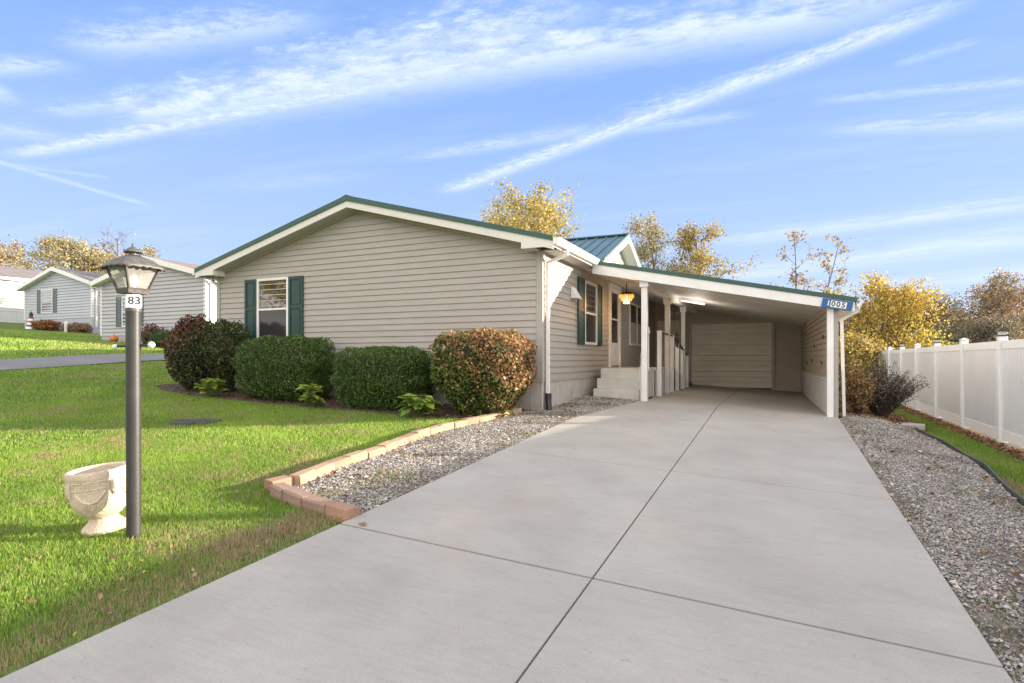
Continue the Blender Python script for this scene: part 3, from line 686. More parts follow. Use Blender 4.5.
# ------------------------------------------------------------------ main house
H = empty('house', (-8, 9.78, 0), label='single storey beige sided home with green metal roof edge and green shutters', cat='house')
def hb(mb, name, m, **k): 
    o = mb.build(name, M[m], None, **k); o.parent = H; o.matrix_parent_inverse = Matrix.Translation(-H.location); return o
class HP:   # parent proxy: geometry in world coordinates, parented to H
    pass
H.location = (0, 0, 0)
XL, XR, YF, YB = -12.09, -3.85, 9.78, 27.0
EXL, EXR, XM, ZE, ZR = -12.44, -3.50, -7.97, 2.95, 4.15
SL = (ZR-ZE)/(EXR-XM)
zroof = lambda x: ZR-SL*abs(x-XM)
ZS = .47
fs = frame_pts((0, 0, 0), (1, 0, 0), (0, -1, 0)) 
F1 = frame_pts((0, YF, 0), (1, 0, 0), (0, -1, 0))     # front wall: u = x
F2 = frame_pts((XR, 0, 0), (0, 1, 0), (1, 0, 0))      # side wall: u = y
zt = lambda x: zroof(x)-.225
mb = MB(); poly = [(XL, ZS), (XR, ZS), (XR, zt(XR)), (XM, zt(XM)), (XL, zt(XL))]
siding(mb, (0, YF, 0), (1, 0, 0), (0, -1, 0), poly, .1215, ZS, .019, 26)
mb.prism([(XL, ZS-.02), (XR, ZS-.02), (XR, zt(XR)), (XM, zt(XM)), (XL, zt(XL))], 'y', YF+.001, YF+.1)
mb.build('front_wall', M['siding'], H)
mb = MB(); siding(mb, (XR, 0, 0), (0, 1, 0), (1, 0, 0), [(YF, ZS), (YB, ZS), (YB, 2.80), (YF, 2.80)], .1215, ZS)
mb.box((XR-.1, YF+.1, ZS-.02), (XR-.001, YB, 2.80)); mb.build('side_wall', M['siding'], H)
mb = MB(); mb.box((XL, YF+.1, 0), (XL+.1, YB, 2.8)); mb.box((XL, YB-.1, 0), (XR, YB, 2.8)); mb.build('back_wall', M['siding'], H)
# vertical skirting
mb = MB(); vpanels(mb, (XL, YF, 0), (1, 0, 0), (0, -1, 0), XR-XL, lambda u: Tz(XL+u, YF-.05)-.08, ZS-.01, .205)
mb.box((XL, YF+.004, -.3), (XR, YF+.06, ZS-.02))
vpanels(mb, (XR, YF, 0), (0, 1, 0), (1, 0, 0), YB-YF, lambda u: Tz(XR, YF+u)-.08, ZS-.01, .205)
mb.box((XR-.06, YF+.06, -.3), (XR-.004, YB, ZS-.02)); mb.build('skirting', M['skirt'], H)
mb = MB(); pbox(mb, F1, XL, XR, ZS-.03, ZS+.03, .0, .028); pbox(mb, F2, YF-.028, YB, ZS-.03, ZS+.03, .0, .028)
mb.build('skirting_trim', M['siding'], H)
mb = MB()
mb.prism([(XR-.085, YF-.032), (XR+.032, YF-.032), (XR+.032, YF+.085), (XR+.0005, YF+.085), (XR+.0005, YF-.001), (XR-.085, YF-.001)], 'z', ZS+.03, 2.80); mb.build('corner_trim', M['siding'], H); mb = MB()
mb.box((XL-.02, YF-.03, ZS+.03), (XL+.08, YF+.02, 2.7)); mb.build('corner_trim', M['siding'], H)
# roof slab
YR0 = 9.45
mb = MB()
prof = [(EXL, ZE), (XM, ZR), (EXR, ZE), (EXR, ZE-.05), (XM, ZR-.05), (EXL, ZE-.05)]
mb.prism(prof, 'y', YR0+.012, YB+.3)
for s in (-1, 1):
    y = YR0+.25
    while y < YB:
        n = len(mb.v); e = EXR if s > 0 else EXL
        mb.face([(XM, y, ZR+.001), (e, y, ZE+.001), (e, y, ZE+.026), (XM, y, ZR+.026)]); mb.face([(XM, y+.03, ZR+.001), (e, y+.03, ZE+.001), (e, y+.03, ZE+.026), (XM, y+.03, ZR+.026)])
        mb.face([(XM, y, ZR+.026), (e, y, ZE+.026), (e, y+.03, ZE+.026), (XM, y+.03, ZR+.026)]); y += .3
roof = mb.build('roof', M['groof'], H)
mb = MB()   # green rake trim
for s in (-1, 1):
    e = EXR if s > 0 else EXL
    mb.prism([(XM, ZR+.035), (e, ZE+.03), (e, ZE-.055), (XM, ZR-.075)], 'y', YR0-.035, YR0+.012)
mb.prism([(XM-.14, ZR), (XM, ZR+.05), (XM+.14, ZR), (XM, ZR+.04)], 'y', YR0-.03, YB+.3)
mb.build('rake_trim', M['green'], H)
mb = MB()
for s in (-1, 1):
    e = EXR if s > 0 else EXL
    mb.prism([(XM, ZR-.075), (e, ZE-.055), (e, ZE-.20), (XM, ZR-.205)], 'y', YR0-.012, YR0+.02)
    xi = e-s*.60; xw = XR if s > 0 else XL
    mb.prism([(e, ZE-.145), (xi, zroof(xi)-.20), (xi, 2.80), (e, 2.80)], 'y', YR0-.0145, YR0+.018)      # eave return
    mb.box((min(xi, xw-s*.02), YR0+.018, 2.795), (max(xi, xw-s*.02), YF-.02, 2.815))
    mb.box((xi-.006, YR0+.018, 2.80), (xi+.006, YF-.02, zroof(xi)-.2))
mb.box((EXR-.03, YR0+.02, 2.80), (EXR-.005, YB+.3, 2.905)); mb.box((EXL+.005, YR0+.02, 2.80), (EXL+.03, YB+.3, 2.905))
mb.build('fascia', M['fascia'], H)
mb = MB()
for s in (-1, 1):
    e = EXR if s > 0 else EXL; xi = e-s*.60
    mb.prism([(XM, ZR-.198), (xi, zroof(xi)-.198), (xi, zroof(xi)-.186), (XM, ZR-.186)], 'y', YR0+.02, YF-.001)
    xw = XR if s > 0 else XL
    mb.box((xw, YF, 2.80), (e-s*.03, YB, 2.815))
mb.build('soffit', M['soffit'], H)
mb = MB()
for s in (-1, 1):
    xi = (XR if s > 0 else XL)
    mb.prism([(XM, ZR-.199), (xi, zroof(xi)-.199), (xi, zroof(xi)-.235), (XM, ZR-.237)], 'y', YF-.045, YF-.021)
mb.build('soffit_channel', M['fchan'], H)
def gutterprof(x, s, z):   # K-style
    return [(x, z), (x+s*.005, z-.115), (x+s*.065, z-.115), (x+s*.085, z-.085), (x+s*.085, z-.055), (x+s*.115, z-.025), (x+s*.115, z), (x+s*.108, z), (x+s*.108, z-.02), (x+s*.078, z-.05), (x+s*.078, z-.08), (x+s*.06, z-.107), (x+s*.012, z-.107), (x+s*.008, z)]
mb = MB(); mb.prism(gutterprof(EXR+.003, 1, 2.945), 'y', YR0-.03, 11.93)
mb.box((EXR+.004, YR0-.034, 2.83), (EXR+.11, YR0-.031, 2.943)); mb.build('gutter', M['gutter'], H)
mb = MB(); mb.prism(gutterprof(EXL-.003, -1, 2.945), 'y', YR0-.03, YB); mb.build('gutter', M['gutter'], H)
def downspout(pts, wd=.072, dp=.052, U=Vector((0, 1, 0))):   # rectangular pipe with mitred elbows
    mb = MB(); pts = [Vector(p) for p in pts]; rings = []
    for i, p in enumerate(pts):
        d1 = (pts[i]-pts[i-1]).normalized() if i else (pts[1]-pts[0]).normalized(); d2 = (pts[i+1]-pts[i]).normalized() if i < len(pts)-1 else d1
        t = (d1+d2).normalized(); a = U; a = (a-t*a.dot(t)).normalized(); b_ = t.cross(a).normalized(); k = 1/max(.5, t.dot(d1))
        rings.append([p+a*wd/2*sx+b_*dp/2*k*sy for sx, sy in ((-1, -1), (1, -1), (1, 1), (-1, 1))])
    for r0, r1 in zip(rings, rings[1:]):
        for j in range(4): mb.face([r0[j], r0[(j+1) % 4], r1[(j+1) % 4], r1[j]])
    mb.face(rings[0]); mb.face(rings[-1]); return mb
ds = downspout([(EXR+.06, YR0+.55, 2.84), (EXR+.06, YR0+.53, 2.74), (XR+.075, YF+.13, 2.60), (XR+.075, YF+.13, .22)]).build('downspout', M['gutter'], H)
MB().tube([(XR+.085, YF+.13, .24), (XR+.085, YF+.125, .10), (XR+.11, YF+.09, -.06)], [.058, .056, .060], 14).build('drain_boot', M['black'], ds, smooth=True)
MB().box((XR+.034, YF+.125, .26), (XR+.05, YF+.14, 2.2)).build('cable', M['black'], ds)
downspout([(EXL-.06, YR0+.5, 2.84), (EXL-.06, YR0+.5, 2.74), (XL-.06, YF+.15, 2.55), (XL-.06, YF+.15, .3)]).build('downspout', M['gutter'], H)
# front window
window(H, F1, -10.79, -9.84, 1.28, 2.68, label='front window reflecting autumn trees')
shutter(H, F1, -11.17, -10.80, 1.27, 2.68); shutter(H, F1, -9.83, -9.42, 1.27, 2.68)
# side window
window(H, F2, 12.26, 13.2, 1.18, 2.58, glass='screen', label='side window near the steps'); shutter(H, F2, 11.80, 12.24, 1.17, 2.6); shutter(H, F2, 13.22, 13.62, 1.17, 2.6)
# porch window with curtains
pw = window(H, F2, 16.55, 18.5, 1.25, 2.48, mull=False, glass='screen', label='wide porch window with pale lower curtains')
pbox(MB(), F2, 17.50, 17.545, 1.3, 2.43, .02, .045).build('mullion', M['trim'], pw)
mb = MB()
for k in range(26):
    u = 16.62+k*.0337
    for b0 in (0, .945): mb.face([F2(u+b0, 1.31, .022+.008*(k % 2)), F2(u+b0+.0337, 1.31, .022+.008*((k+1) % 2)), F2(u+b0+.0337, 1.92, .022+.008*((k+1) % 2)), F2(u+b0, 1.92, .022+.008*(k % 2))])
mb.build('curtain', M['curtain'], pw)
# door
mb = MB(); y0, y1 = 14.33, 15.42
pbox(mb, F2, y0, y0+.09, .66, 2.78, -.02, .06); pbox(mb, F2, y1-.09, y1, .66, 2.78, -.02, .06); pbox(mb, F2, y0+.09, y1-.09, 2.68, 2.78, -.02, .06)
dr = mb.build('door', M['trim'], H); dr['label'] = 'white storm door with tall glass at the top of the steps'
mb = MB(); a, b_ = y0+.092, y1-.092
pbox(mb, F2, a, a+.11, .70, 2.675, .0, .04); pbox(mb, F2, b_-.11, b_, .70, 2.675, 0, .04); pbox(mb, F2, a+.11, b_-.11, 2.56, 2.675, 0, .04); pbox(mb, F2, a+.11, b_-.11, .70, 1.28, 0, .036); pbox(mb, F2, a+.11, b_-.11, 1.86, 1.90, 0, .036)
pbox(mb, F2, a+.2, b_-.2, .80, 1.18, .036, .044)
mb.build('door_leaf', M['white'], dr); pbox(MB(), F2, a+.11, b_-.11, 1.28, 2.56, 0, .02).build('pane', M['glass'], dr)
MB().tube([F2(a+.05, 1.55, .04), F2(a+.05, 1.55, .085), F2(a+.05, 1.68, .085), F2(a+.05, 1.68, .04)], .012, 6).build('handle', M['black'], dr)
pbox(MB(), F2, y0, y1, .63, .66, 0, .08).build('threshold', M['alu'], dr)
# vent hood and wreath-dark column beside door
mb = MB(); v = F2
P = [v(11.38, 2.34, .02), v(11.62, 2.34, .02), v(11.66, 2.10, .02), v(11.34, 2.10, .02), v(11.41, 2.33, .05), v(11.59, 2.33, .05), v(11.66, 2.10, .17), v(11.34, 2.10, .17)]
n = len(mb.v); mb.v += P; mb.f += [(0, 1, 5, 4), (4, 5, 6, 7), (0, 4, 7, 3), (1, 2, 6, 5), (0, 3, 2, 1)]
mb.build('vent_hood', M['trim'], H); 
# cross gable over the porch: ridge runs along x
gy0, gy1 = 12.35, 17.0; gym = (gy0+gy1)/2; gzr, gze = 3.99, 3.02; gx = -3.42
ridge_end = XM+(ZR-gzr)/SL+.0
mb = MB()
xb = lambda z: XM+(ZR-z)/SL            # where main roof reaches height z
for s in (-1, 1):
    ye = gy0-.02 if s < 0 else gy1+.02
    top = [(gx, gym, gzr), (gx, ye, gze), (xb(gze), ye, gze), (xb(gzr)-.1, gym, gzr)]
    mb.face(top); mb.face([(x, y, z-.04) for x, y, z in top]); mb.face([top[0], top[1], (gx, ye, gze-.04), (gx, gym, gzr-.04)]); mb.face([top[1], top[2], (top[2][0], ye, gze-.04), (gx, ye, gze-.04)])
    nr = 16
    for i in range(1, 14):
        x0 = gx-.02-i*.26; t = 1.0                       # ribs run down the slope
        zlow = gze if x0 > xb(gze) else ZR-SL*(x0-XM)
        if zlow > gzr: continue
        q = (gzr-zlow)/(gzr-gze); yl = gym+(ye-gym)*q
        a_, c_ = (x0, gym, gzr+.003), (x0, yl, zlow+.003)
        for dx in (0, .035): mb.face([(a_[0]+dx, a_[1], a_[2]), (c_[0]+dx, c_[1], c_[2]), (c_[0]+dx, c_[1], c_[2]+.028), (a_[0]+dx, a_[1], a_[2]+.028)])
        mb.face([(a_[0], a_[1], a_[2]+.028), (c_[0], c_[1], c_[2]+.028), (c_[0]+.035, c_[1], c_[2]+.028), (a_[0]+.035, a_[1], a_[2]+.028)])
gr = mb.build('porch_roof', M['groof'], H)
mb = MB()
for s in (-1, 1):
    ye = gy0-.05 if s < 0 else gy1+.05; zl = gze-.02
    mb.prism([(gym, gzr+.05), (ye, zl+.04), (ye, zl-.02), (gym, gzr-.01)], 'x', gx, gx+.03)
mb.prism([(gym-.12, gzr+.0), (gym, gzr+.055), (gym+.12, gzr), (gym, gzr+.045)], 'x', xb(gzr)+.1, gx+.03)
mb.build('rake_trim', M['green'], gr)
mb = MB()
for s in (-1, 1):
    ye = gy0-.05 if s < 0 else gy1+.05; zl = gze-.02
    mb.prism([(gym, gzr-.01), (ye, zl-.02), (ye, zl-.17), (gym, gzr-.18)], 'x', gx-.01, gx+.022)
    mb.prism([(gym, gzr-.165), (ye, zl-.17), (ye, zl-.185), (gym, gzr-.18)], 'x', gx-.30, gx-.01)
mb.build('fascia', M['fascia'], gr)
mb = MB(); siding(mb, (gx-.30, 0, 0), (0, 1, 0), (1, 0, 0), [(gy0+.15, 2.9), (gy1-.15, 2.9), (gym, gzr-.2)], .1215, 2.9)
mb.prism([(gy0+.15, 2.9), (gy1-.15, 2.9), (gym, gzr-.2)], 'x', gx-.4, gx-.301); mb.build('gable_wall', M['siding'], H)

# ------------------------------------------------------------------ carport
K = empty('carport', label='attached carport with sloping green edged roof, white posts and a sided right wall', cat='carport')
YC, YK = 12.0, 20.5
ct = lambda x: 2.92-.206*(x+3.53)
XE = 1.28
mb = MB(); mb.prism([(-3.48, ct(-3.48)), (XE, ct(XE)), (XE, ct(XE)-.04), (-3.48, ct(-3.48)-.04)], 'y', YC+.03, YK+4)
for i in range(38):
    y = YC+.2+i*.3
    if y > YK+4: break
    mb.prism([(-3.48, ct(-3.48)+.001), (XE, ct(XE)+.001), (XE, ct(XE)+.022), (-3.48, ct(-3.48)+.022)], 'y', y, y+.03)
mb.build('roof', M['groof'], K)
mb = MB(); mb.prism([(-3.47, ct(-3.47)+.025), (XE+.02, ct(XE+.02)+.025), (XE+.02, ct(XE+.02)-.055), (-3.47, ct(-3.47)-.055)], 'y', YC-.035, YC+.03)
mb.build('edge_trim', M['green'], K)
mb = MB(); mb.prism([(-3.56, ct(-3.56)-.10), (-3.47, ct(-3.47)-.055), (XE-.02, ct(XE)-.055), (XE-.02, ct(XE)-.225), (-3.56, ct(-3.56)-.255)], 'y', YC-.015, YC+.025)
mb.box((XE-.03, YC+.025, ct(XE)-.16), (XE-.005, YK+4, ct(XE)-.045))
mb.build('fascia', M['trim'], K)
mb = MB(); mb.prism([(-3.82, ct(-3.82)-.17), (XE-.03, ct(XE)-.17), (XE-.03, ct(XE)-.155), (-3.82, ct(-3.82)-.155)], 'y', YC+.03, YK)
mb.build('ceiling', M['ceil'], K)
mb = MB(); mb.box((-2.555, YC+.15, ct(-2.49)-.34), (-2.425, YK-.03, ct(-2.49)-.19)); mb.build('beam', M['ceil'], K)
def carpost(x, y, w_, ztop, m='trim'):
    z0 = Tz(x, y)-.01
    p = MB().box((x-w_/2, y-w_/2, z0), (x+w_/2, y+w_/2, ztop), bev=.006).build('post', M[m], K)
    MB().box((x-w_/2-.03, y-w_/2-.03, ztop-.13), (x+w_/2+.03, y+w_/2+.03, ztop+.02), bev=.004).build('cap', M[m], p)
    return p
carpost(-2.49, 12.14, .12, ct(-2.49)-.235)
carpost(-2.49, 14.9, .115, ct(-2.49)-.345, 'deck'); carpost(-2.49, 17.6, .115, ct(-2.49)-.345, 'deck')
# right wall (runs very slightly inwards to the back)
wx = lambda y: .86-(y-12.2)*.018
U = Vector((wx(YK)-wx(12.2), YK-12.2, 0)).normalized(); NN = Vector((-U.y, U.x, 0)); 
L_ = (YK-12.2)/U.y; zc = .48; ztw = ct(.8)-.165
P0 = (wx(12.2), 12.2, 0)
fw = frame_pts(P0, U, NN)
mb = MB(); siding(mb, P0, U, NN, [(0, -.30), (L_, -.30), (L_, zc), (0, zc)], .115, -.25, .026)
lowp = mb; pbox(lowp, fw, 0, L_, zc-.012, zc+.025, 0, .03)
W = MB(); pbox(W, fw, 0, L_, -.3, ztw-.0, -.14, -.001); siding(W, P0, U, NN, [(0, zc+.02), (L_, zc+.02), (L_, ztw), (0, ztw)], .115, zc, .026)
siding(W, tuple(Vector(P0)-NN*.141), U, -NN, [(0, -.7), (L_, -.7), (L_, ztw), (0, ztw)], .115, zc)
wall = W.build('side_wall', M['sidingtan'], K); wall['label'] = 'tan sided upper part of the right wall'
lowp.build('lower_panelling', M['sidingw'], wall)
mb = MB(); z0 = Tz(.87, 12.1)-.03
mb.box((.83, 12.06, z0), (.935, 12.2, ct(.88)-.22), bev=.005); mb.build('post', M['trim'], K)
mb = MB(); mb.box((.937, 12.10, z0-.2), (1.015, 12.21, ct(1.0)-.2)); mb.build('corner_trim', M['siding'], K)
mb = MB(); mb.prism([(1.0, ct(1.0)-.17), (XE-.03, ct(XE)-.17), (XE-.03, ct(XE)-.2), (1.0, ct(1.0)-.2)], 'y', YC+.03, YK); mb.build('soffit', M['siding'], K)
mb = MB(); mb.prism(gutterprof(XE+.003, 1, ct(XE)-.03), 'y', YC-.03, YK+4); mb.build('gutter', M['gutter'], K)
downspout([(XE+.06, YC+.20, ct(XE)-.14), (XE+.05, YC+.22, ct(XE)-.2), (1.08, YC+.26, 1.58), (1.085, YC+.26, 1.4), (1.12, YC+.27, Tz(1.1, 12.2)+.0)], .07, .05).build('downspout', M['gutter'], K)
# number sign
S_ = empty('house_number_sign', (0, 0, 0), label='blue house number sign reading 1005 on the carport fascia', cat='sign')
sx, sz = .98, ct(.98)-.155; ang = -math.atan(.206)
S_.location = (sx, YC-.05, sz); S_.rotation_euler = (0, math.atan(.206), 0)
MB().box((-.245, -.006, -.082), (.245, .006, .082), bev=.003).build('plate', M['sign'], S_)
MB().box((-.105, -.0095, -.055), (.150, -.0065, .058)).build('number_panel', M['white'], S_)
def text(s, size, m, parent, loc, rot, ext=.001, name='number', sx=1):
    c = bpy.data.curves.new(name, 'FONT'); c.body = s; c.size = size; c.extrude = ext; c.align_x = 'CENTER'; c.align_y = 'CENTER'; c.offset = size*.02; c.materials.append(M[m])
    t_ = bpy.data.objects.new(name, c); C.objects.link(t_); bpy.context.view_layer.update(); me = bpy.data.meshes.new_from_object(t_.evaluated_get(bpy.context.evaluated_depsgraph_get())); bpy.data.objects.remove(t_, do_unlink=True)
    if not me.materials: me.materials.append(M[m])
    o = bpy.data.objects.new(name, me); C.objects.link(o); o.parent = parent; o.location = loc; o.rotation_euler = rot; o.scale = (sx, 1, 1); return o
for i, ch in enumerate('1005'):
    text(ch, .13, 'ink' if i else 'white', S_, (-.14+i*.08, -.0115, 0), (R(90), 0, 0))

# garage at the back of the carport
G = empty('garage', label='beige garage at the back of the carport with one wide panelled door', cat='garage')
FB = frame_pts((0, YK, 0), (1, 0, 0), (0, -1, 0))
mb = MB(); siding(mb, (0, YK, 0), (1, 0, 0), (0, -1, 0), [(-3.85, -.2), (.72, -.2), (.72, ct(.72)-.17), (-3.85, ct(-3.85)-.17)], .115, -.2, .03)
mb.box((-3.85, YK+.001, -.3), (.86, YK+.12, 1.82)); mb.prism([(-3.85, 1.8), (.86, 1.8), (.86, ct(.86)-.045), (-3.85, ct(-3.85)-.045)], 'y', YK+.002, YK+.11)
mb.box((.74, YK+.12, -.8), (.86, YK+4, 1.9)); mb.box((-3.8, YK+3.9, -.8), (.74, YK+4, 1.9))
mb.build('wall', M['sidingtan'], G)
dx0, dx1, dz0, dz1 = -2.62, -.15, -.08, 2.02
mb = MB(); pbox(mb, FB, dx0-.09, dx0, -.13, dz1+.09, .0, .09); pbox(mb, FB, dx1, dx1+.09, -.2, dz1+.09, 0, .09); pbox(mb, FB, dx0, dx1, dz1, dz1+.09, 0, .088)
fr = mb.build('door_frame', M['siding'], G)
mb = MB(); nS = 12
for i in range(nS):
    a = dz0+(dz1-dz0)*i/nS; b_ = dz0+(dz1-dz0)*(i+1)/nS; g = .012 if i % 3 == 0 else .007
    pbox(mb, FB, dx0+.003, dx1-.003, a+g*1.3, b_, .01, .062)
pbox(mb, FB, dx0+.003, dx1-.003, dz0, dz1, .003, .010)
gd = mb.build('garage_door', M['gdoor'], G); gd['label'] = 'closed beige horizontal panelled garage door'
pbox(MB(), FB, dx0+.003, dx1-.003, dz0-.06, dz0, .018, .06).build('bottom_seal', M['black'], gd)
mb = MB(); pbox(mb, FB, -3.75, -3.02, .05, 2.18, .01, .05); pbox(mb, FB, -3.68, -3.09, .2, 1.0, .05, .06); pbox(mb, FB, -3.68, -3.09, 1.12, 2.05, .05, .06); mb.build('side_door', M['gdoor'], G)

# porch light etc
Lp = empty('porch_light', (-3.25, 13.75, 2.30), label='lit amber glass chandelier hanging above the porch steps', cat='light')
MB().tube([(0, 0, .14), (0, 0, .36)], .012, 6).build('stem', M['wire'], Lp)
MB().lathe([(.02, .16), (.10, .14), (.14, .11), (.15, .08), (.0, .085)], seg=16).build('canopy', M['wire'], Lp, smooth=True)
mb = MB()
for ring, (rr, nn_, zz, ln) in enumerate(((.16, 16, .09, .09), (.12, 12, .07, .13), (.07, 8, .06, .19))):
    for i in range(nn_):
        t = 2*math.pi*i/nn_; x, y = rr*math.cos(t), rr*math.sin(t); mb.lathe([(.004, -ln), (.018, -ln*.75), (.022, -ln*.4), (.012, -.01), (.003, 0)], (x, y, zz), 6)
mb.build('glass_drop', M['amber'], Lp, smooth=True)
MB().lathe([(.01, -.02), (.035, 0), (.035, .03), (.01, .06)], (0, 0, .0), 10).build('bulb', M['lit'], Lp, smooth=True)
lt = bpy.data.lights.new('porch_bulb', 'POINT'); lt.energy = 9; lt.color = (1, .62, .28); lt.shadow_soft_size = .08
lo = bpy.data.objects.new('porch_bulb', lt); C.objects.link(lo); lo.location = (-3.25, 13.75, 2.2)
Lc = empty('ceiling_light', (-2.02, 16, ct(-2.02)-.24), label='white strip light under the carport ceiling', cat='light')
Lc.rotation_euler = (0, math.atan(.206), 0)
MB().box((-.33, -.05, .0), (.33, .05, .05), bev=.006).build('housing', M['trim'], Lc); MB().tube([(-.31, 0, -.02), (.31, 0, -.02)], .018, 8).build('tube', M['tubelit'], Lc)
lt = bpy.data.lights.new('carport_fill', 'POINT'); lt.energy = 8; lt.color = (1, .92, .80); lt.shadow_soft_size = .25  # added fill that brightens the carport interior, hung below the strip light
lo = bpy.data.objects.new('carport_fill', lt); C.objects.link(lo); lo.location = (-1.98, 16, ct(-1.98)-.6)
Lf = empty('flood_light', (-3.1, YK-.02, 2.42), label='twin head flood light on the back wall above the side door', cat='light')
MB().box((-.05, -.05, -.04), (.05, .0, .04), bev=.005).build('base', M['trim'], Lf)
for s in (-1, 1): MB().lathe([(.015, 0), (.02, .06), (.05, .1), (.052, .13), (.0, .12)], seg=12).build('lamp_head', M['trim'], Lf, smooth=True); h_ = Lf.children[-1]; h_.location = (s*.07, -.05, 0); h_.rotation_euler = (R(105), 0, R(s*35))
# small ornaments on the right wall
for i, (yy, zz, ms) in enumerate(((12.75, 1.28, 'maroon'), (13.0, .78, 'maroon'), (14.9, 1.15, 'navy'), (15.6, .82, 'maroon'), (17.4, .75, 'black'))):
    q = Vector(P0)+U*((yy-12.2)/U.y)+NN*.035
    e = empty('wall_ornament', (q.x, q.y, zz), group='butterfly ornaments on the carport wall', cat='ornament',
      label=['dark red butterfly ornament high on the carport wall nearest the front post', 'dark red butterfly ornament low on the carport wall nearest the front post', 'dark blue butterfly ornament high in the middle of the carport wall', 'dark red butterfly ornament low in the middle of the carport wall', 'black butterfly ornament low at the far end of the carport wall'][i])
    e.rotation_euler = (0, 0, math.atan2(U.y, U.x)); e.scale = (.75, .75, .75)
    mb = MB()
    for s in (-1, 1):
        mb.face([(0, 0, .01), (s*.05, .02, .06), (s*.085, .03, .05), (s*.07, .025, .0), (s*.02, .01, -.005)]); mb.face([(0, 0, -.005), (s*.055, .02, -.01), (s*.06, .02, -.05), (s*.02, .01, -.06)])
    mb.build('wing', M[ms], e); MB().tube([(0, .003, -.05), (0, .006, .05)], .006, 6).build('body', M['black'], e)

# ------------------------------------------------------------------ steps, porch deck, ramp and rails
st = MB(); zz = [(.22, 12.2), (.435, 12.49), (.65, 12.77)]
mbp = [(12.2, -.06), (12.2, .215), (12.21, .22), (12.49, .22), (12.49, .43), (12.5, .435), (12.77, .435), (12.77, .645), (12.78, .65), (13.75, .65), (13.75, -.06)]
st.prism([(a, b_) for a, b_ in mbp], 'x', -3.60, -2.62)
steps = st.build('concrete_steps', M['steps']); tag(steps, 'pale precast concrete steps of three risers leading up to the porch door', 'steps')
hr = empty('metal_handrail', label='white and grey metal handrail on the right side of the concrete steps', cat='handrail')
MB().box((-2.610, 12.22, -.01), (-2.575, 12.255, .72)).build('post', M['trim'], hr)
MB().tube([(-2.59, 12.24, .72), (-2.59, 12.26, .95), (-2.585, 12.9, 1.38), (-2.585, 13.1, 1.45)], .02, 8).build('rail', M['alu'], hr, smooth=True)
MB().tube([(-2.585, 13.0, .6), (-2.585, 13.0, 1.42)], .018, 8).build('post', M['trim'], hr)
mb = MB(); mb.lathe([(.015, 0), (.04, .04), (.045, .07), (.02, .1), (.03, .13), (.005, .18)], (-2.585, 13.0, 1.40), 10); mb.build('finial', M['trim'], hr, smooth=True)
dk = empty('porch_deck', label='white painted porch deck with skirt boards and posts sloping down to a ramp', cat='deck')
mb = MB()
for k in range(17): mb.box((-3.84, 13.78+k*.145, .60), (-2.56, 13.78+k*.145+.138, .64))
mb.build('deck_boards', M['deck'], dk)
mb = MB()
for k in range(16): mb.box((-2.575, 13.78+k*.155, .0), (-2.555, 13.78+k*.155+.148, .595))
mb.box((-2.60, 13.76, .0), (-3.80, 13.775, .59)); mb.build('skirt', M['deck'], dk)
mb = MB(); mb.prism([(16.25, .60), (16.25, .64), (20.2, .06), (20.2, .0)], 'x', -3.6, -2.56); mb.build('ramp', M['deck'], dk)
for yy, zt_ in ((13.85, 1.52), (15.6, 1.48), (16.5, 1.30), (17.45, 1.14), (18.4, .98)):
    MB().box((-2.545, yy-.05, Tz(-2.5, yy)-.01), (-2.445 if yy != 17.45 else -2.46, yy+.05, zt_), bev=.005).build('rail_post', M['trim'], dk)
MB().tube([(-2.47, 13.85, 1.50), (-2.47, 15.6, 1.46), (-2.47, 18.5, .95)], .024, 8).build('handrail', M['rail'], dk, smooth=True)
# dark shoes/garment hanging: a coat-like wreath on the rail
wr = MB()
for i in range(26):
    t = 2*math.pi*i/26
    for q in range(3): wr.tube([(-2.43, 16.0+.17*math.cos(t), 1.38+.17*math.sin(t)), (-2.40+random.uniform(-.03, .03), 16.0+random.uniform(.1, .26)*math.cos(t+.2), 1.38+random.uniform(.1, .26)*math.sin(t+.2))], [.022, .006], 5)
wo = wr.build('wreath', M['barkd']); tag(wo, 'dark twig wreath hanging on the ramp handrail', 'wreath')

# ------------------------------------------------------------------ white vinyl fence with solar lamps
fx = lambda y: 3.60+.012*(y-12.9)
gz = lambda y: Tz(fx(y), y)
posts = [12.9+2.43*i for i in range(-5, 7)]
FN = empty('vinyl_fence', label='long white vinyl privacy fence with solar lamps on every other post', cat='fence')
for i, y in enumerate(posts):
    x = fx(y); z0 = gz(y)-.06; zt_ = gz(y)+1.86
    p = MB().box((x-.064, y-.064, z0), (x+.064, y+.064, zt_), bev=.008).build('fence_post', M['vinyl'], FN)
    if i % 2 == 1:
        mb = MB().box((x-.078, y-.078, zt_+.001), (x+.078, y+.078, zt_+.022), bev=.004); mb.box((x-.05, y-.05, zt_+.085), (x+.05, y+.05, zt_+.093))
        mb.prism([(x-.095, zt_+.085), (x+.095, zt_+.085), (x+.05, zt_+.125), (x-.05, zt_+.125)], 'y', y-.095, y+.095); mb.build('solar_lamp', M['solar'], p)
        MB().box((x-.05, y-.05, zt_+.022), (x+.05, y+.05, zt_+.085)).build('lamp_lens', M['lens'], p)
    else:
        mb = MB(); a = .075; n = len(mb.v)
        mb.box((x-a, y-a, zt_), (x+a, y+a, zt_+.02), bev=.004); mb.v += [(x-a+.01, y-a+.01, zt_+.02), (x+a-.01, y-a+.01, zt_+.02), (x+a-.01, y+a-.01, zt_+.02), (x-a+.01, y+a-.01, zt_+.02), (x, y, zt_+.055)]
        k = len(mb.v)-5; mb.f += [(k, k+1, k+4), (k+1, k+2, k+4), (k+2, k+3, k+4), (k+3, k, k+4)]; mb.build('cap', M['vinyl'], p)
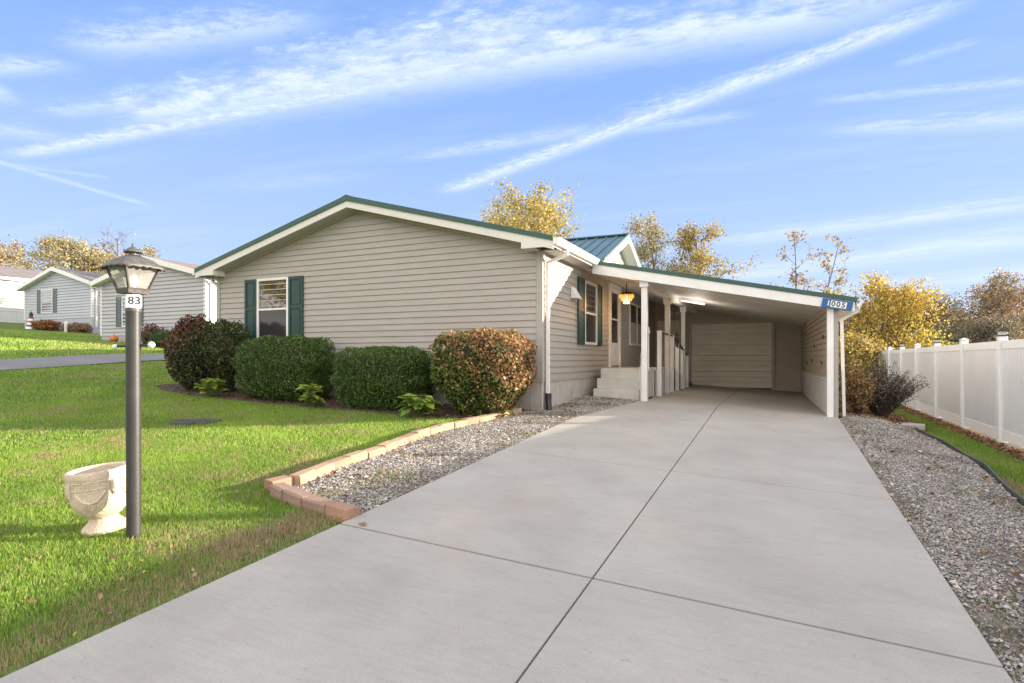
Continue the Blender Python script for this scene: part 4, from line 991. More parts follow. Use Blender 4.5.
for y0, y1 in zip(posts, posts[1:]):
    a, b_ = y0+.066, y1-.066; mb = MB()
    def q(y, dz): return gz(y0+(y1-y0)*round((y-y0)/(y1-y0)))+dz if False else gz((y0+y1)/2)*.0+(gz(y0)*(y1-y)+gz(y1)*(y-y0))/(y1-y0)+dz
    def qb(u0, u1, z0, z1, t):
        x0, x1 = fx(u0), fx(u1)
        P = [(x0-t, u0, q(u0, z0)), (x0+t, u0, q(u0, z0)), (x1+t, u1, q(u1, z0)), (x1-t, u1, q(u1, z0)), (x0-t, u0, q(u0, z1)), (x0+t, u0, q(u0, z1)), (x1+t, u1, q(u1, z1)), (x1-t, u1, q(u1, z1))]
        n = len(mb.v); mb.v += P; mb.f += [tuple(n+q_ for q_ in t_) for t_ in ((0, 3, 2, 1), (4, 5, 6, 7), (0, 1, 5, 4), (1, 2, 6, 5), (2, 3, 7, 6), (3, 0, 4, 7))]
    qb(a, b_, 1.64, 1.78, .025); qb(a, b_, .05, .22, .025)
    nB = 16; wB = (b_-a)/nB
    for k in range(nB): qb(a+k*wB+.003, a+(k+1)*wB-.003, .22, 1.64, .013)
    qb(a, b_, .22, 1.64, .006)
    mb.build('fence_panel', M['vinyl'], FN)

# plastic edging strip and stepping slab
mb = MB(); E_ = [(2.28, -2), (2.28, 5), (2.24, 7.28), (2.42, 9.56), (2.36, 11.34), (2.2, 12.55)]
Es = []
for (xa, ya), (xb_, yb) in zip(E_, E_[1:]):
    for t in np.linspace(0, 1, 10)[:-1]: Es.append((xa+(xb_-xa)*t+.02*math.sin(ya*3+t*5), ya+(yb-ya)*t))
for (xa, ya), (xb_, yb) in zip(Es, Es[1:]):
    za, zb = Tz(xa, ya), Tz(xb_, yb); t = .006; h = .034
    P = [(xa-t, ya, za-.05), (xb_-t, yb, zb-.05), (xb_-t, yb, zb+h), (xa-t, ya, za+h), (xa+t, ya, za-.05), (xb_+t, yb, zb-.05), (xb_+t, yb, zb+h), (xa+t, ya, za+h)]
    for f in ((0, 1, 2, 3), (4, 5, 6, 7), (3, 2, 6, 7)): mb.face([P[i] for i in f])
mb.tube([(x_, y_, Tz(x_, y_)+.036) for x_, y_ in Es], .009, 6)
o = mb.build('lawn_edging', M['rubber'], fixn=True); tag(o, 'dark wavy plastic edging strip between right gravel and grass', 'edging')
x0, y0 = 2.22, 13.0; z0 = Tz(x0, y0)
mb = MB(); pl = [(x0-.30, y0-.2), (x0+.22, y0-.26), (x0+.30, y0+.12), (x0+.1, y0+.26), (x0-.24, y0+.2)]; mb.prism(pl, 'z', z0-.04, z0+.035)
o = mb.build('stepping_slab', M['slate']); tag(o, 'flat pale stone slab lying at the far end of the plastic edging', 'stepping stone')

# ------------------------------------------------------------------ brick edging, one block at a time
def edgebrick(x, y, ang, L, label, m, z=0, w_=.14, h=.10, roll=0):
    mb = MB(); n = 7
    prof = [(-w_/2, -.05), (-w_/2, h-.015), (-w_/2+.015, h), (w_/2-.015, h), (w_/2, h-.015), (w_/2, -.05)]
    mb.prism([(a, b_) for a, b_ in prof], 'x', -L/2+.004, L/2-.004)
    for i, v_ in enumerate(mb.v): mb.v[i] = (v_[0]+random.uniform(-.004, .004), v_[1]+random.uniform(-.004, .004), v_[2]+random.uniform(-.003, .003))
    slope = (Tz(x+.1*math.cos(ang), y+.1*math.sin(ang))-Tz(x-.1*math.cos(ang), y-.1*math.sin(ang)))/.2
    o = mb.build('edging_brick', M[m], loc=(x, y, Tz(x, y)-.03+z)); o.rotation_euler = (roll, -math.atan(slope), ang)
    return tag(o, label, 'edging brick', 'edging bricks round the left gravel strip')
random.seed(3)
fr_ = [(-4.16, 3.98), (-3.93, 3.90), (-3.64, 3.83), (-3.36, 3.79), (-3.10, 3.76)]
names = ['leftmost brick of the short front row, tucked against the corner brick', 'second brick from the left in the short front row', 'third brick from the left in the short front row', 'end brick of the short front row, touching the driveway']
for i, ((xa, ya), (xb_, yb)) in enumerate(zip(fr_, fr_[1:])):
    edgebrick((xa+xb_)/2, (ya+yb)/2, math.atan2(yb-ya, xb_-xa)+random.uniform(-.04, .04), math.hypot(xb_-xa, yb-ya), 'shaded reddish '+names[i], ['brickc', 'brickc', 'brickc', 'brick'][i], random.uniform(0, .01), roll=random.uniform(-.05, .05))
edgebrick(-4.28, 4.12, R(80), .22, 'small tilted reddish corner brick where the two edging rows meet', 'brick', .005, roll=.05)
path = [(-4.20, 4.22), (-4.25, 4.5), (-4.29, 4.8), (-4.31, 5.1), (-4.31, 5.4), (-4.32, 5.72), (-4.36, 6.02), (-4.40, 6.32), (-4.43, 6.62), (-4.44, 6.92), (-4.42, 7.22), (-4.39, 7.52), (-4.34, 7.82), (-4.29, 8.12), (-4.24, 8.42), (-4.19, 8.72), (-4.14, 9.02), (-4.09, 9.3)]
ordn = ['first', 'second', 'third', 'fourth', 'fifth', 'sixth', 'seventh', 'eighth', 'ninth', 'tenth', 'eleventh', 'twelfth', 'thirteenth', 'fourteenth', 'fifteenth', 'sixteenth', 'seventeenth']
for i, ((xa, ya), (xb_, yb)) in enumerate(zip(path, path[1:])):
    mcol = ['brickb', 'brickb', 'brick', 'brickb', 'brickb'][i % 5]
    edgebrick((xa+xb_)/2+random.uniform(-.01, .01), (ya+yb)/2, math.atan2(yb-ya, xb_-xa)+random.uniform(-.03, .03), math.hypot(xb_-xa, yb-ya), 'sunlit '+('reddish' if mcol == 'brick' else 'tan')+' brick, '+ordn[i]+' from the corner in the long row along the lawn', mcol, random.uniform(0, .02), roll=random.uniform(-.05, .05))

# ------------------------------------------------------------------ lamp post
lx, ly = -4.26, 2.74; lz = Tz(lx, ly)-.05
LP = empty('lamp_post', (lx, ly, lz), label='black yard lamp post with weathered four sided lantern and a number plate', cat='lamp post')
LP.rotation_euler = (0, R(-.25), R(0))
MB().tube([(0, 0, 0), (0, 0, 1.69)], .048, 20).build('post', M['post'], LP, smooth=True)
MB().tube([(0, 0, 1.69), (0, 0, 1.79)], .0495, 20).build('number_collar', M['white'], LP, smooth=True)
# number plate faces the camera side (towards +x -y a little)
fa = math.atan2(-ly-0, -lx)          # direction to the viewer
pl = empty('number_plate', (0, 0, 1.685)); pl.parent = LP; pl.rotation_euler = (0, 0, fa+R(90)+R(8))
MB().box((-.052, -.058, -.052), (.052, -.052, .05)).build('plate', M['white'], pl)
bpy.data.objects.remove(pl.children[0], do_unlink=True)
pl2 = MB().box((-.047, -.056, -.042), (.047, -.051, .042)).build('number_plate', M['white'], LP); pl2.location = (0, 0, 1.740); pl2.rotation_euler = pl.rotation_euler
bpy.data.objects.remove(pl, do_unlink=True)
for i, ch in enumerate('83'): text(ch, .078, 'ink', pl2, (-.021+i*.042, -.0575, 0), (R(90), 0, 0), .0008)
la = fa+R(90)+R(30)
lan = []
def rot2(x, y, a=la): return (x*math.cos(a)-y*math.sin(a), x*math.sin(a)+y*math.cos(a))
def sq(r, z): return [(*rot2(sx*r, sy*r), z) for sx, sy in ((-1, -1), (1, -1), (1, 1), (-1, 1))]
b0, b1 = .070, .122; z0, z1 = 1.825, 1.99
mb = MB(); q = sq(b0+.002, z0-.03)+sq(b0+.010, z0); n = len(mb.v); mb.v += q; mb.f += [(0, 1, 2, 3), (4, 5, 6, 7), (0, 1, 5, 4), (1, 2, 6, 5), (2, 3, 7, 6), (3, 0, 4, 7)]
bt, tp = sq(b0, z0), sq(b1, z1)
for a_, c_ in zip(bt, tp): mb.tube([a_, c_], .011, 6)
for i in range(4): mb.tube([bt[i], bt[(i+1) % 4]], .011, 6); mb.tube([tp[i], tp[(i+1) % 4]], .012, 6)
mb.tube([(0, 0, 1.77), (0, 0, z0-.03)], .035, 12)
mb.build('lantern_frame', M['lantmetal'], LP)
bt, tp = sq(b0-.004, z0+.005), sq(b1-.006, z1-.005)
for i in range(4):
    j = (i+1) % 4; MB().face([bt[i], bt[j], tp[j], tp[i]]).build('lantern_pane', M['lglass'], LP)
# bulb and reflector
bb = MB().lathe([(.012, .0), (.014, .03), (.032, .055), (.036, .075), (.03, .10), (.015, .115), (.0, .12)], (0, 0, z0-.01), 14).build('bulb', M['white'], LP, smooth=True)
# curved hood with a scalloped rim
mb = MB(); prof = [(.168, 1.985), (.158, 1.998), (.132, 2.022), (.10, 2.045), (.065, 2.064), (.038, 2.075)]
seg = 48; n0 = len(mb.v)
for i, (r, z) in enumerate(prof):
    for j in range(seg):
        t = 2*math.pi*j/seg; k = 1/max(abs(math.cos(t)), abs(math.sin(t))); sqf = 1+(min(k, 1.33)-1)*(.75 if i < 4 else .3)
        zz_ = z-(.016*(.5+.5*math.cos(t*20)) if i == 0 else 0)-(.012*(k-1) if i < 3 else 0); mb.v.append((*rot2(r*sqf*math.cos(t), r*sqf*math.sin(t)), zz_))
for i in range(len(prof)-1):
    for j in range(seg): k = (j+1) % seg; mb.f.append((n0+i*seg+j, n0+i*seg+k, n0+(i+1)*seg+k, n0+(i+1)*seg+j))
hood = mb.build('lantern_hood', M['lantmetal'], LP, smooth=True, fixn=True)
sm = hood.modifiers.new('thickness', 'SOLIDIFY'); sm.thickness = .006
MB().lathe([(.030, 2.07), (.026, 2.095), (.026, 2.098), (.062, 2.096), (.060, 2.104), (.038, 2.12), (.022, 2.132), (.009, 2.14), (.009, 2.15), (.003, 2.165)], seg=24).build('finial', M['lantmetal'], LP, smooth=True)
# ladder rest with two white knobs
ca = YAW+R(14); dxy = Vector((math.cos(ca), math.sin(ca), 0)); zb = 1.425
o = MB().tube([tuple(-dxy*.11+Vector((0, 0, zb-.012))), tuple(dxy*.11+Vector((0, 0, zb)))], .009, 8).build('ladder_rest', M['post'], LP, smooth=True)
for s, r_ in ((-1, .017), (1, .024)):
    c_ = dxy*s*.118+Vector((0, 0, zb-(.012 if s < 0 else 0))); MB().lathe([(r_*math.sin(math.pi*k/8)+.0005, -r_*math.cos(math.pi*k/8)) for k in range(9)], tuple(c_), 14).build('knob', M['white'], LP, smooth=True)
MB().tube([(0, 0, -.02), (0, 0, .03)], [.062, .052], 16).build('base_collar', M['post'], LP, smooth=True)
# number screw bracket
MB().tube([(0, 0, 1.665), (0, 0, 1.69)], .052, 20).build('clamp', M['lantmetal'], LP, smooth=True)

# ------------------------------------------------------------------ cast urn with relief band
ux, uy = -4.60, 2.78; uz = Tz(ux, uy)-.025
UR = empty('garden_urn', (ux-.02, uy-.02, uz), label='empty cream cast stone urn with key pattern band beside the lamp post', cat='urn')
UR.rotation_euler = (R(4), R(-5), R(20)); UR.scale = (.80, .80, .96)
prof = [(.0, .0), (.19, .0), (.194, .018), (.178, .04), (.135, .072), (.11, .10), (.108, .11), (.15, .13), (.20, .17), (.232, .23), (.244, .29), (.246, .42), (.252, .43), (.256, .47), (.248, .488), (.228, .49), (.214, .48), (.212, .42), (.205, .27), (.15, .19), (.05, .16), (0, .16)]
body = MB().lathe(prof, seg=64, wob=lambda t, z: .0035*math.sin(9*t+z*40)*math.sin(5*t)).build('bowl', M['urn'], UR, smooth=True)
def onurn(t, z, o=0):   # surface point
    r = np.interp(z, [.10, .11, .13, .17, .23, .29, .42], [.11, .108, .15, .20, .232, .244, .246])+o
    return (r*math.cos(t), r*math.sin(t), z)
mb = MB()
key = [((0, 0), (0, 1)), ((0, 1), (.75, 1)), ((.75, 1), (.75, .3)), ((.75, .3), (.35, .3)), ((.35, .3), (.35, .62)), ((0, 0), (1, 0))]
nk = 14
for k in range(nk):
    for (a0, c0), (a1, c1) in key:
        n_ = 3; pts_ = [onurn(2*math.pi*(k+(a0+(a1-a0)*t)*.92)/nk, .36+.055*(c0+(c1-c0)*t), .002) for t in np.linspace(0, 1, n_)]
        mb.tube(pts_, .0055, 5)
mb.build('key_band', M['urn'], UR, smooth=True)
mb = MB()
for k in range(4):         # swags and drops
    t0 = k*math.pi/2+.35
    for (da, za, db, zb_) in ((-.5, .335, -.25, .275), (-.25, .275, 0, .255), (0, .255, .25, .275), (.25, .275, .5, .335)):
        mb.tube([onurn(t0+da+(db-da)*s, za+(zb_-za)*s, .003) for s in (0, .5, 1)], [.009, .014, .009], 6)
    c_ = onurn(t0+.78, .36, 0); mb.tube([onurn(t0+.785, .41, .004), onurn(t0+.785, .345, .012), onurn(t0+.785, .30, .006)], [.03, .026, .012], 7)
    for j in range(6): mb.tube([onurn(t0+.1*math.cos(j), .22+.02*math.sin(j*2.1), .0), onurn(t0+.1*math.cos(j)+.03, .235+.02*math.sin(j*2.1), .005)], [.011, .006], 6)
mb.build('relief', M['urn'], UR, smooth=True)

# ------------------------------------------------------------------ round iron cover in the lawn, dead leaf on the drive
mb = MB(); x0, y0 = -8.35, 6.35; 
mb.lathe([(.0, .0), (.36, .0), (.36, .03), (.33, .034), (.32, .028), (.0, .028)], (x0, y0, Tz(x0, y0)-.03), 36)
for k in range(-4, 5): mb.box((x0-.28, y0+k*.06-.008, Tz(x0, y0)-.002), (x0+.28, y0+k*.06+.008, Tz(x0, y0)+.004))
o = mb.build('drain_cover', M['iron']); tag(o, 'dark round iron cover set in the shaded lawn before the hedges', 'drain cover')
mb = MB(); x0, y0 = -2.93, 3.66; z0 = Tz(x0, y0)
random.seed(5)
for i in range(9):
    t = i*.7; mb.face([(x0, y0, z0+.006), (x0+.02*math.cos(t), y0+.03*math.sin(t), z0+.010), (x0+random.uniform(.03, .07)*math.cos(t+.25), y0+random.uniform(.02, .05)*math.sin(t+.25), z0+.014+random.uniform(-.008, .01)), (x0+.03*math.cos(t+.5), y0+.02*math.sin(t+.5), z0+.008)])
o = mb.build('dead_leaf', M['rust'], fixn=False); tag(o, 'curled rust red dead leaf at the end of the nearest driveway joint', 'leaf')
# ------------------------------------------------------------------ shrubs
def blobsurf(c, rad, p, n, prof=None, lump=.06, seed=0, depth=.28):
    """points in the outer shell of a superellipsoid (c: base centre; rad rx, ry, height)"""
    d = RNG.normal(size=(n, 3)); d /= np.linalg.norm(d, axis=1)[:, None]
    q = (np.abs(d)**p).sum(1)**(1/p); s = d/q[:, None]
    f = 1+lump*(np.sin(s[:, 0]*7+seed)*np.cos(s[:, 1]*6+seed*2)+np.sin(s[:, 2]*8+seed*3)*.6+.5*np.sin(s[:, 0]*17+s[:, 2]*13+seed))
    r = f*(1-depth*RNG.uniform(0, 1, n)**2)
    P = s*r[:, None]
    w_ = np.interp(P[:, 2], *prof) if prof is not None else 1.0
    X = np.stack([c[0]+P[:, 0]*rad[0]*w_, c[1]+P[:, 1]*rad[1]*w_, c[2]+(P[:, 2]+1)*.5*rad[2]], -1)
    nn_ = s/np.array([rad[0], rad[1], rad[2]*.5]); nn_ /= np.linalg.norm(nn_, axis=1)[:, None]
    return X, nn_, s
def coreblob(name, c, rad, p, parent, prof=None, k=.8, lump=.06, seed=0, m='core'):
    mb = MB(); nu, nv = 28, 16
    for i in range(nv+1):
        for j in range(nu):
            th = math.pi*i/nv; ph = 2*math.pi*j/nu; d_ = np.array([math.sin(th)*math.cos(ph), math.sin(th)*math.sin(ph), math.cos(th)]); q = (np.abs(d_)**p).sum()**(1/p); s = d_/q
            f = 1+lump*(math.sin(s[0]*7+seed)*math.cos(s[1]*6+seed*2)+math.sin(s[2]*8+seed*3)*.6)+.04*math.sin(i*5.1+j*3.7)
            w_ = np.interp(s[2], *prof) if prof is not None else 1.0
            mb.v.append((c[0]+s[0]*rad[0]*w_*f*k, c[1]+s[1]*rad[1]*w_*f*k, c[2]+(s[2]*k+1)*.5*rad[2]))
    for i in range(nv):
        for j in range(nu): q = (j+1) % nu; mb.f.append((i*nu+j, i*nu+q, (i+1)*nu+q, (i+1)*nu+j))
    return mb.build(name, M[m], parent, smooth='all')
def hedge(name, x, y, rad, p, n, size, cols, label, cat, wts=None, prof=None, aspect=1.5, flat=.35, upright=False, colfn=None, group=None, seed=1, lump=.05, depth=.25, twig=0, mt='hedgeleaf'):
    z = Tz(x, y)-.03; R_ = empty(name, (x, y, z), label=label, cat=cat, group=group)
    X, nn_, s = blobsurf((0, 0, 0), rad, p, n, prof, lump, seed, depth)
    up = np.array([0, 0, 1.0])+nn_*.8 if upright else None
    V = leaves(X, size, None, out=nn_, flat=flat, aspect=aspect, up=up)
    col = colfn(s, n) if colfn else palette(n, cols, wts, .3)
    npmesh('foliage', V, 4, col, M[mt], R_)
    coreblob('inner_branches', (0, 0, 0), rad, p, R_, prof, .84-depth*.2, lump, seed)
    if twig:
        mb = MB()
        for i in range(twig):
            j = RNG.integers(n); e = X[j]+nn_[j]*.05; mb.tube([(RNG.uniform(-.1, .1), RNG.uniform(-.1, .1), 0), tuple(e*np.array([.6, .6, .6])), tuple(e)], [.010, .006, .002], 4, False)
        mb.build('stems', M['stem'], R_)
    return R_
HG = [(.065, .12, .024), (.105, .175, .034), (.036, .07, .017), (.17, .235, .055), (.022, .045, .012)]
hedge('clipped_hedge', -9.13, 9.0, (1.0, .62, 1.26), 4.5, 46000, .017, HG, 'clipped dark green yew hedge under the front window, wider and taller of the two', 'hedge', [.3, .3, .2, .1, .1], prof=([-1, -.6, 0, 1], [.80, .93, 1.0, .98]), aspect=2.6, upright=True, group='clipped yew hedges', seed=2, flat=.15)
hedge('clipped_hedge', -6.66, 8.95, (.92, .62, 1.13), 4.5, 42000, .017, HG, 'clipped dark green yew hedge between the window hedge and the orange tinted corner bush', 'hedge', [.3, .3, .2, .1, .1], prof=([-1, -.6, 0, 1], [.86, .95, 1.0, .97]), aspect=2.6, upright=True, group='clipped yew hedges', seed=5, flat=.15)
def sunside_copper(s, n):   # green below; copper leaves massed top and right to colour in the sunlit side
    t = np.clip(.27+.55*s[:, 2]+.50*s[:, 0]+.25*np.sin(s[:, 0]*9+s[:, 2]*7), 0, 1)*.85+.03
    g = palette(n, [(.07, .115, .025), (.11, .14, .03), (.20, .21, .045), (.045, .07, .02)], None, .3)
    r = palette(n, [(.36, .19, .085), (.44, .25, .12), (.28, .14, .065), (.46, .31, .16), (.22, .11, .055)], None, .3)
    return np.where((RNG.uniform(size=n) < t)[:, None], r, g)
hedge('corner_bush', -4.60, 8.95, (.86, .66, 1.46), 4.0, 20000, .038, None, 'rounded bush with copper and orange leaves at the house corner by the downspout', 'bush', prof=([-1, -.7, -.2, .3, 1], [.52, .70, .93, 1.0, .95]), colfn=sunside_copper, seed=3, lump=.05, depth=.35, twig=60)
def mar(s, n):
    t = np.clip(.35+.6*s[:, 2]-.5*s[:, 0], 0, 1)*.85
    g = palette(n, [(.05, .07, .03), (.07, .09, .035), (.10, .11, .04), (.03, .04, .02)], None, .3)
    r = palette(n, [(.13, .035, .03), (.18, .055, .04), (.09, .03, .028), (.22, .10, .06)], None, .3)
    return np.where((RNG.uniform(size=n) < t)[:, None], r, g)
hedge('barberry_bush', -11.8, 8.95, (.56, .55, 1.60), 2.6, 13000, .040, None, 'maroon topped loose bush at the left corner of the house', 'bush', prof=([-1, -.7, -.2, .3, 1], [.60, .75, .90, .98, .9]), colfn=mar, seed=4, lump=.09, depth=.4, twig=50)
hedge('green_bush', -11.05, 9.1, (.55, .5, 1.58), 2.8, 10000, .038, [(.05, .075, .025), (.075, .10, .03), (.10, .12, .035), (.03, .045, .018), (.13, .09, .045)], 'dark green loose bush between the maroon bush and the left shutter', 'bush', [.3, .25, .15, .2, .1], prof=([-1, -.6, -.35, .1, 1], [.40, .45, .60, 1.0, .92]), seed=7, lump=.08, depth=.4, twig=40)
def leafy(x, y, n, size, h, cols, label, r=.2):
    z = Tz(x, y)-.02; o = empty('leafy_plant', (x, y, z), label=label, cat='plant', group='broad leaved plants between the hedges'); mb = MB(); st_ = MB(); V = []; 
    for i in range(n):
        a = RNG.uniform(0, 6.28); rr = r*RNG.uniform(.2, 1); zz_ = h*RNG.uniform(.25, 1); b_ = np.array([rr*math.cos(a), rr*math.sin(a), zz_])
        d_ = np.array([math.cos(a), math.sin(a), RNG.uniform(-.5, .3)]); d_ /= np.linalg.norm(d_); sd = np.array([-math.sin(a), math.cos(a), RNG.uniform(-.3, .3)]); L2 = size*RNG.uniform(.7, 1.3); W2 = L2*.36
        V.append([b_-d_*L2*.5, b_-d_*L2*.25+sd*W2*.8, b_+d_*L2*.1+sd*W2+np.array([0, 0, .01]), b_+d_*L2*.55-np.array([0, 0, .02]), b_+d_*L2*.1-sd*W2+np.array([0, 0, .01]), b_-d_*L2*.25-sd*W2*.8])
        st_.tube([(0, 0, 0), tuple(b_*np.array([.5, .5, .7])), tuple(b_-d_*L2*.5)], .005, 4, False)
    npmesh('leaves', np.array(V).reshape(-1, 3), 6, palette(n, cols, None, .2), M['leaf'], o); st_.build('stalks', M['gstem'], o); return o
YG = [(.30, .40, .06), (.22, .34, .05), (.42, .43, .09), (.15, .24, .04)]
leafy(-5.42, 8.22, 85, .19, .38, YG, 'bright yellow green broad leaved plant between the second hedge and the copper bush', .30)
leafy(-7.86, 8.35, 60, .17, .42, YG, 'yellow green leafy plant growing in the gap between the two clipped hedges', .22)
leafy(-10.62, 8.4, 60, .17, .38, YG, 'yellow green leafy plant left of the window hedge', .28)
leafy(-4.12, 8.75, 20, .10, .16, [(.12, .17, .04), (.2, .2, .06), (.08, .11, .03)], 'low green weed clump at the foot of the copper bush near the downspout', .2)

# dry shrubs beside the carport
def twiggy(name, x, y, h, r, n, cols, tips, label, lc=.03, spread=1.0, lean=(0, 0)):
    z = Tz(x, y)-.02; o = empty(name, (x, y, z), label=label, cat='shrub'); mb = MB(); P = []
    for i in range(n):
        a = RNG.uniform(0, 6.28); q = RNG.uniform(0, 1)**.6; hh = h*RNG.uniform(.55, 1.05)*(1-.35*q); e = np.array([r*q*math.cos(a)*spread+lean[0]*hh, r*q*math.sin(a)*spread+lean[1]*hh, hh]); b_ = np.array([e[0]*.12, e[1]*.12, 0]); m_ = (b_+e)/2*np.array([.75, .75, 1.1])+RNG.normal(0, .02, 3)
        mb.tube([tuple(b_), tuple(m_), tuple(e)], [.007, .005, .002], 4, False)
        for j in range(tips):
            t = RNG.uniform(.3, 1.0); c_ = b_*(1-t)**2+2*m_*t*(1-t)+e*t*t; c_ = c_+RNG.normal(0, .022, 3); P.append(c_)
            if j % 5 == 0: mb.tube([tuple((b_*(1-t)**2+2*m_*t*(1-t)+e*t*t)), tuple(c_+RNG.normal(0, .05, 3))], [.003, .0015], 3, False)
    P = np.array(P); V = leaves(P, lc, None, aspect=1.3); npmesh('seed_heads', V, 4, palette(len(P), cols, None, .35), M['leaf'], o); mb.build('stems', M['stem'], o); return o
twiggy('dry_shrub', 1.92, 13.9, 1.22, .78, 300, [(.075, .045, .035), (.11, .07, .05), (.24, .20, .18), (.05, .035, .03), (.07, .09, .04), (.36, .33, .32)], 34, 'dark dry shrub with brown seed heads in front of the white fence', .024, lean=(.04, 0))
twiggy('tan_shrub', 1.46, 13.3, 1.05, .34, 130, [(.48, .29, .13), (.38, .23, .10), (.55, .38, .18), (.25, .16, .08), (.16, .17, .06)], 40, 'orange tan leafy shrub next to the carport downspout', .034)
twiggy('tan_shrub', 1.75, 16.3, 1.2, .45, 80, [(.32, .19, .09), (.24, .14, .07), (.40, .30, .10), (.15, .12, .05), (.14, .16, .05)], 40, 'tan and olive shrub behind the one by the carport downspout', .045)
twiggy('tan_shrub', 1.50, 19.5, 1.35, .5, 90, [(.30, .2, .08), (.20, .17, .06), (.40, .30, .10), (.12, .13, .05)], 40, 'olive and yellow shrub farthest back along the carport wall', .055)

# ------------------------------------------------------------------ trees
def tree(name, x, y, h, r, label, cols, nleaf=5000, size=.12, trunk=.16, bare=0.3, bark='bark', group=None, levels=3, stems=1, first=.3, wts=None, seed=0, clus=.35, aspect=1.3, droop=0, nb=None):
    rs = random.Random(seed*101+7); z0 = Tz(x, y)-.1
    o = empty(name, (x, y, z0), label=label, cat='tree', group=group); mb = MB(); tips = []
    def branch(p, d, L, rad, lev):
        n = 4 if lev else 6; pts = [p]; rr = [rad]; q = p.copy(); dd = d.copy()
        for i in range(n):
            sg = .035 if lev == 0 else .12; dd = (dd+Vector((rs.gauss(0, sg), rs.gauss(0, sg), rs.gauss(0, .07)+(.06 if lev else .02)-droop*lev*.05))).normalized(); q = q+dd*(L/n); pts.append(q.copy()); rr.append(max(.006, rad*(1-(i+1)/n*(.75 if lev else .85))))
        mb.tube(pts, rr, 7 if lev == 0 else (5 if lev == 1 else 3), False)
        if lev >= levels-1:
            for pp in pts[1:]: tips.append(pp)
        if lev < levels:
            k = (nb or (10, 6, 4))[min(lev, 2)]
            for i in range(k):
                t = (first+(1-first)*(i+rs.random())/k) if lev == 0 else rs.uniform(.25, 1)
                ii = min(n-1, int(t*n)); f = t*n-ii; pp = pts[ii].lerp(pts[ii+1], min(1, f)); a = rs.uniform(0, 6.28) if lev else i*2.4+rs.uniform(-.4, .4)
                ax = (pts[ii+1]-pts[ii]).normalized(); s_ = ax.orthogonal().normalized(); s_.rotate(Matrix.Rotation(a, 3, ax)); tilt = rs.uniform(.5, .95) if lev else rs.uniform(.55, .9)+.25*(1-t)
                nd = (ax*math.cos(tilt)+s_*math.sin(tilt)).normalized(); 
                if lev == 0: ln = r*rs.uniform(.75, 1.1)*math.sqrt(max(.12, 1-((t-.45)/.62)**2))
                else: ln = L*rs.uniform(.4, .62)
                branch(pp, nd, ln, max(.008, rr[ii]*.5), lev+1)
    for s_ in range(stems):
        d_ = Vector((rs.uniform(-.25, .25)*(stems > 1)+rs.gauss(0, .03), rs.uniform(-.25, .25)*(stems > 1), 1)).normalized()
        branch(Vector((rs.uniform(-.1, .1)*(stems > 1), rs.uniform(-.1, .1)*(stems > 1), 0)), d_, h*rs.uniform(.85, 1.0) if s_ else h*.97, trunk, 0)
    mb.build('trunk', M[bark], o, smooth='all')
    if nleaf:
        T_ = np.array([tuple(t) for t in tips]); keep = RNG.uniform(size=len(T_)) > bare; T_ = T_[keep]
        idx = RNG.integers(0, len(T_), nleaf); P = T_[idx]+RNG.normal(0, clus, (nleaf, 3))*np.array([1, 1, .7]); P = P[P[:, 2] > .3]
        tone = np.sin(idx*12.9898)*.5+.5
        V = leaves(P, size, None, aspect=aspect); c = palette(len(P), cols, wts, .2)*(.72+.5*tone[:len(P), None])
        npmesh('crown', V, 4, c, M['leaf'], o)
    return o
GOLD = [(.50, .36, .06), (.42, .29, .07), (.38, .31, .08), (.56, .45, .13), (.30, .20, .07)]
OLIVE = [(.42, .38, .16), (.36, .32, .14), (.48, .38, .15), (.30, .27, .14), (.38, .26, .13)]
VIV = [(.62, .44, .06), (.54, .37, .06), (.48, .36, .07), (.66, .52, .12), (.36, .24, .07)]
PALE = [(.44, .38, .17), (.40, .33, .15), (.46, .41, .22), (.34, .30, .16), (.30, .25, .13)]
BRWN = [(.34, .24, .15), (.29, .21, .15), (.40, .28, .16), (.25, .20, .15), (.31, .28, .18)]
def xy(u, Y): return at(u, 359, Y)[0]
def dep(u, Y): return Y/(CY+(u-512)/FPX*SY)
def treev(name, u, Y, v, rpx, label, cols, nleaf, spx=2.2, tr=.16, bare=.15, cpx=4.5, **k):
    """a tree whose top stands at row v of the photograph and whose crown radius is rpx there, at distance Y"""
    d_ = dep(u, Y); x = xy(u, Y); v += 12 if v < 262 else 8; top = CZ+(359-v)/FPX*d_; px = d_/FPX
    return tree(name, x, Y, top-Tz(x, Y)+.1, rpx*px, label, cols, nleaf, spx*px, tr, bare, clus=cpx*px, **k)
treev('golden_tree', 887, 30.5, 288, 40, 'golden yellow small tree beyond the end of the white fence', VIV, 9500, 1.9, .09, .1, 4.2, stems=4, first=.08, seed=4)
treev('golden_tree', 856, 27, 338, 22, 'lower golden tree partly hidden behind the carport downspout', VIV+OLIVE, 6000, 1.8, .06, .1, 4.5, stems=3, first=.05, seed=14)
treev('yellow_tree', 540, 38, 210, 62, 'yellow gold tree rising above the house roof by the gutter corner', GOLD[:4]+OLIVE[:2], 13000, 1.9, .2, .08, 5, seed=6, first=.3, nb=(14, 6, 4))
treev('yellow_tree', 497, 42, 197, 26, 'thinly leaved tree left of the yellow one above the house roof', OLIVE, 2400, 1.5, .15, .3, 4.5, seed=9, first=.4, nb=(12, 6, 4))
treev('sparse_tree', 666, 42, 222, 40, 'sparse olive and tan tree above the carport roof next to the porch gable', OLIVE, 5200, 1.6, .17, .2, 3.6, seed=11, first=.35, nb=(13, 6, 4))
treev('sparse_tree', 703, 43, 226, 35, 'olive gold tree above the carport roof right of the sparse tan one', OLIVE+GOLD[:2], 7000, 1.7, .17, .12, 4.0, seed=12, first=.3, nb=(13, 6, 4))
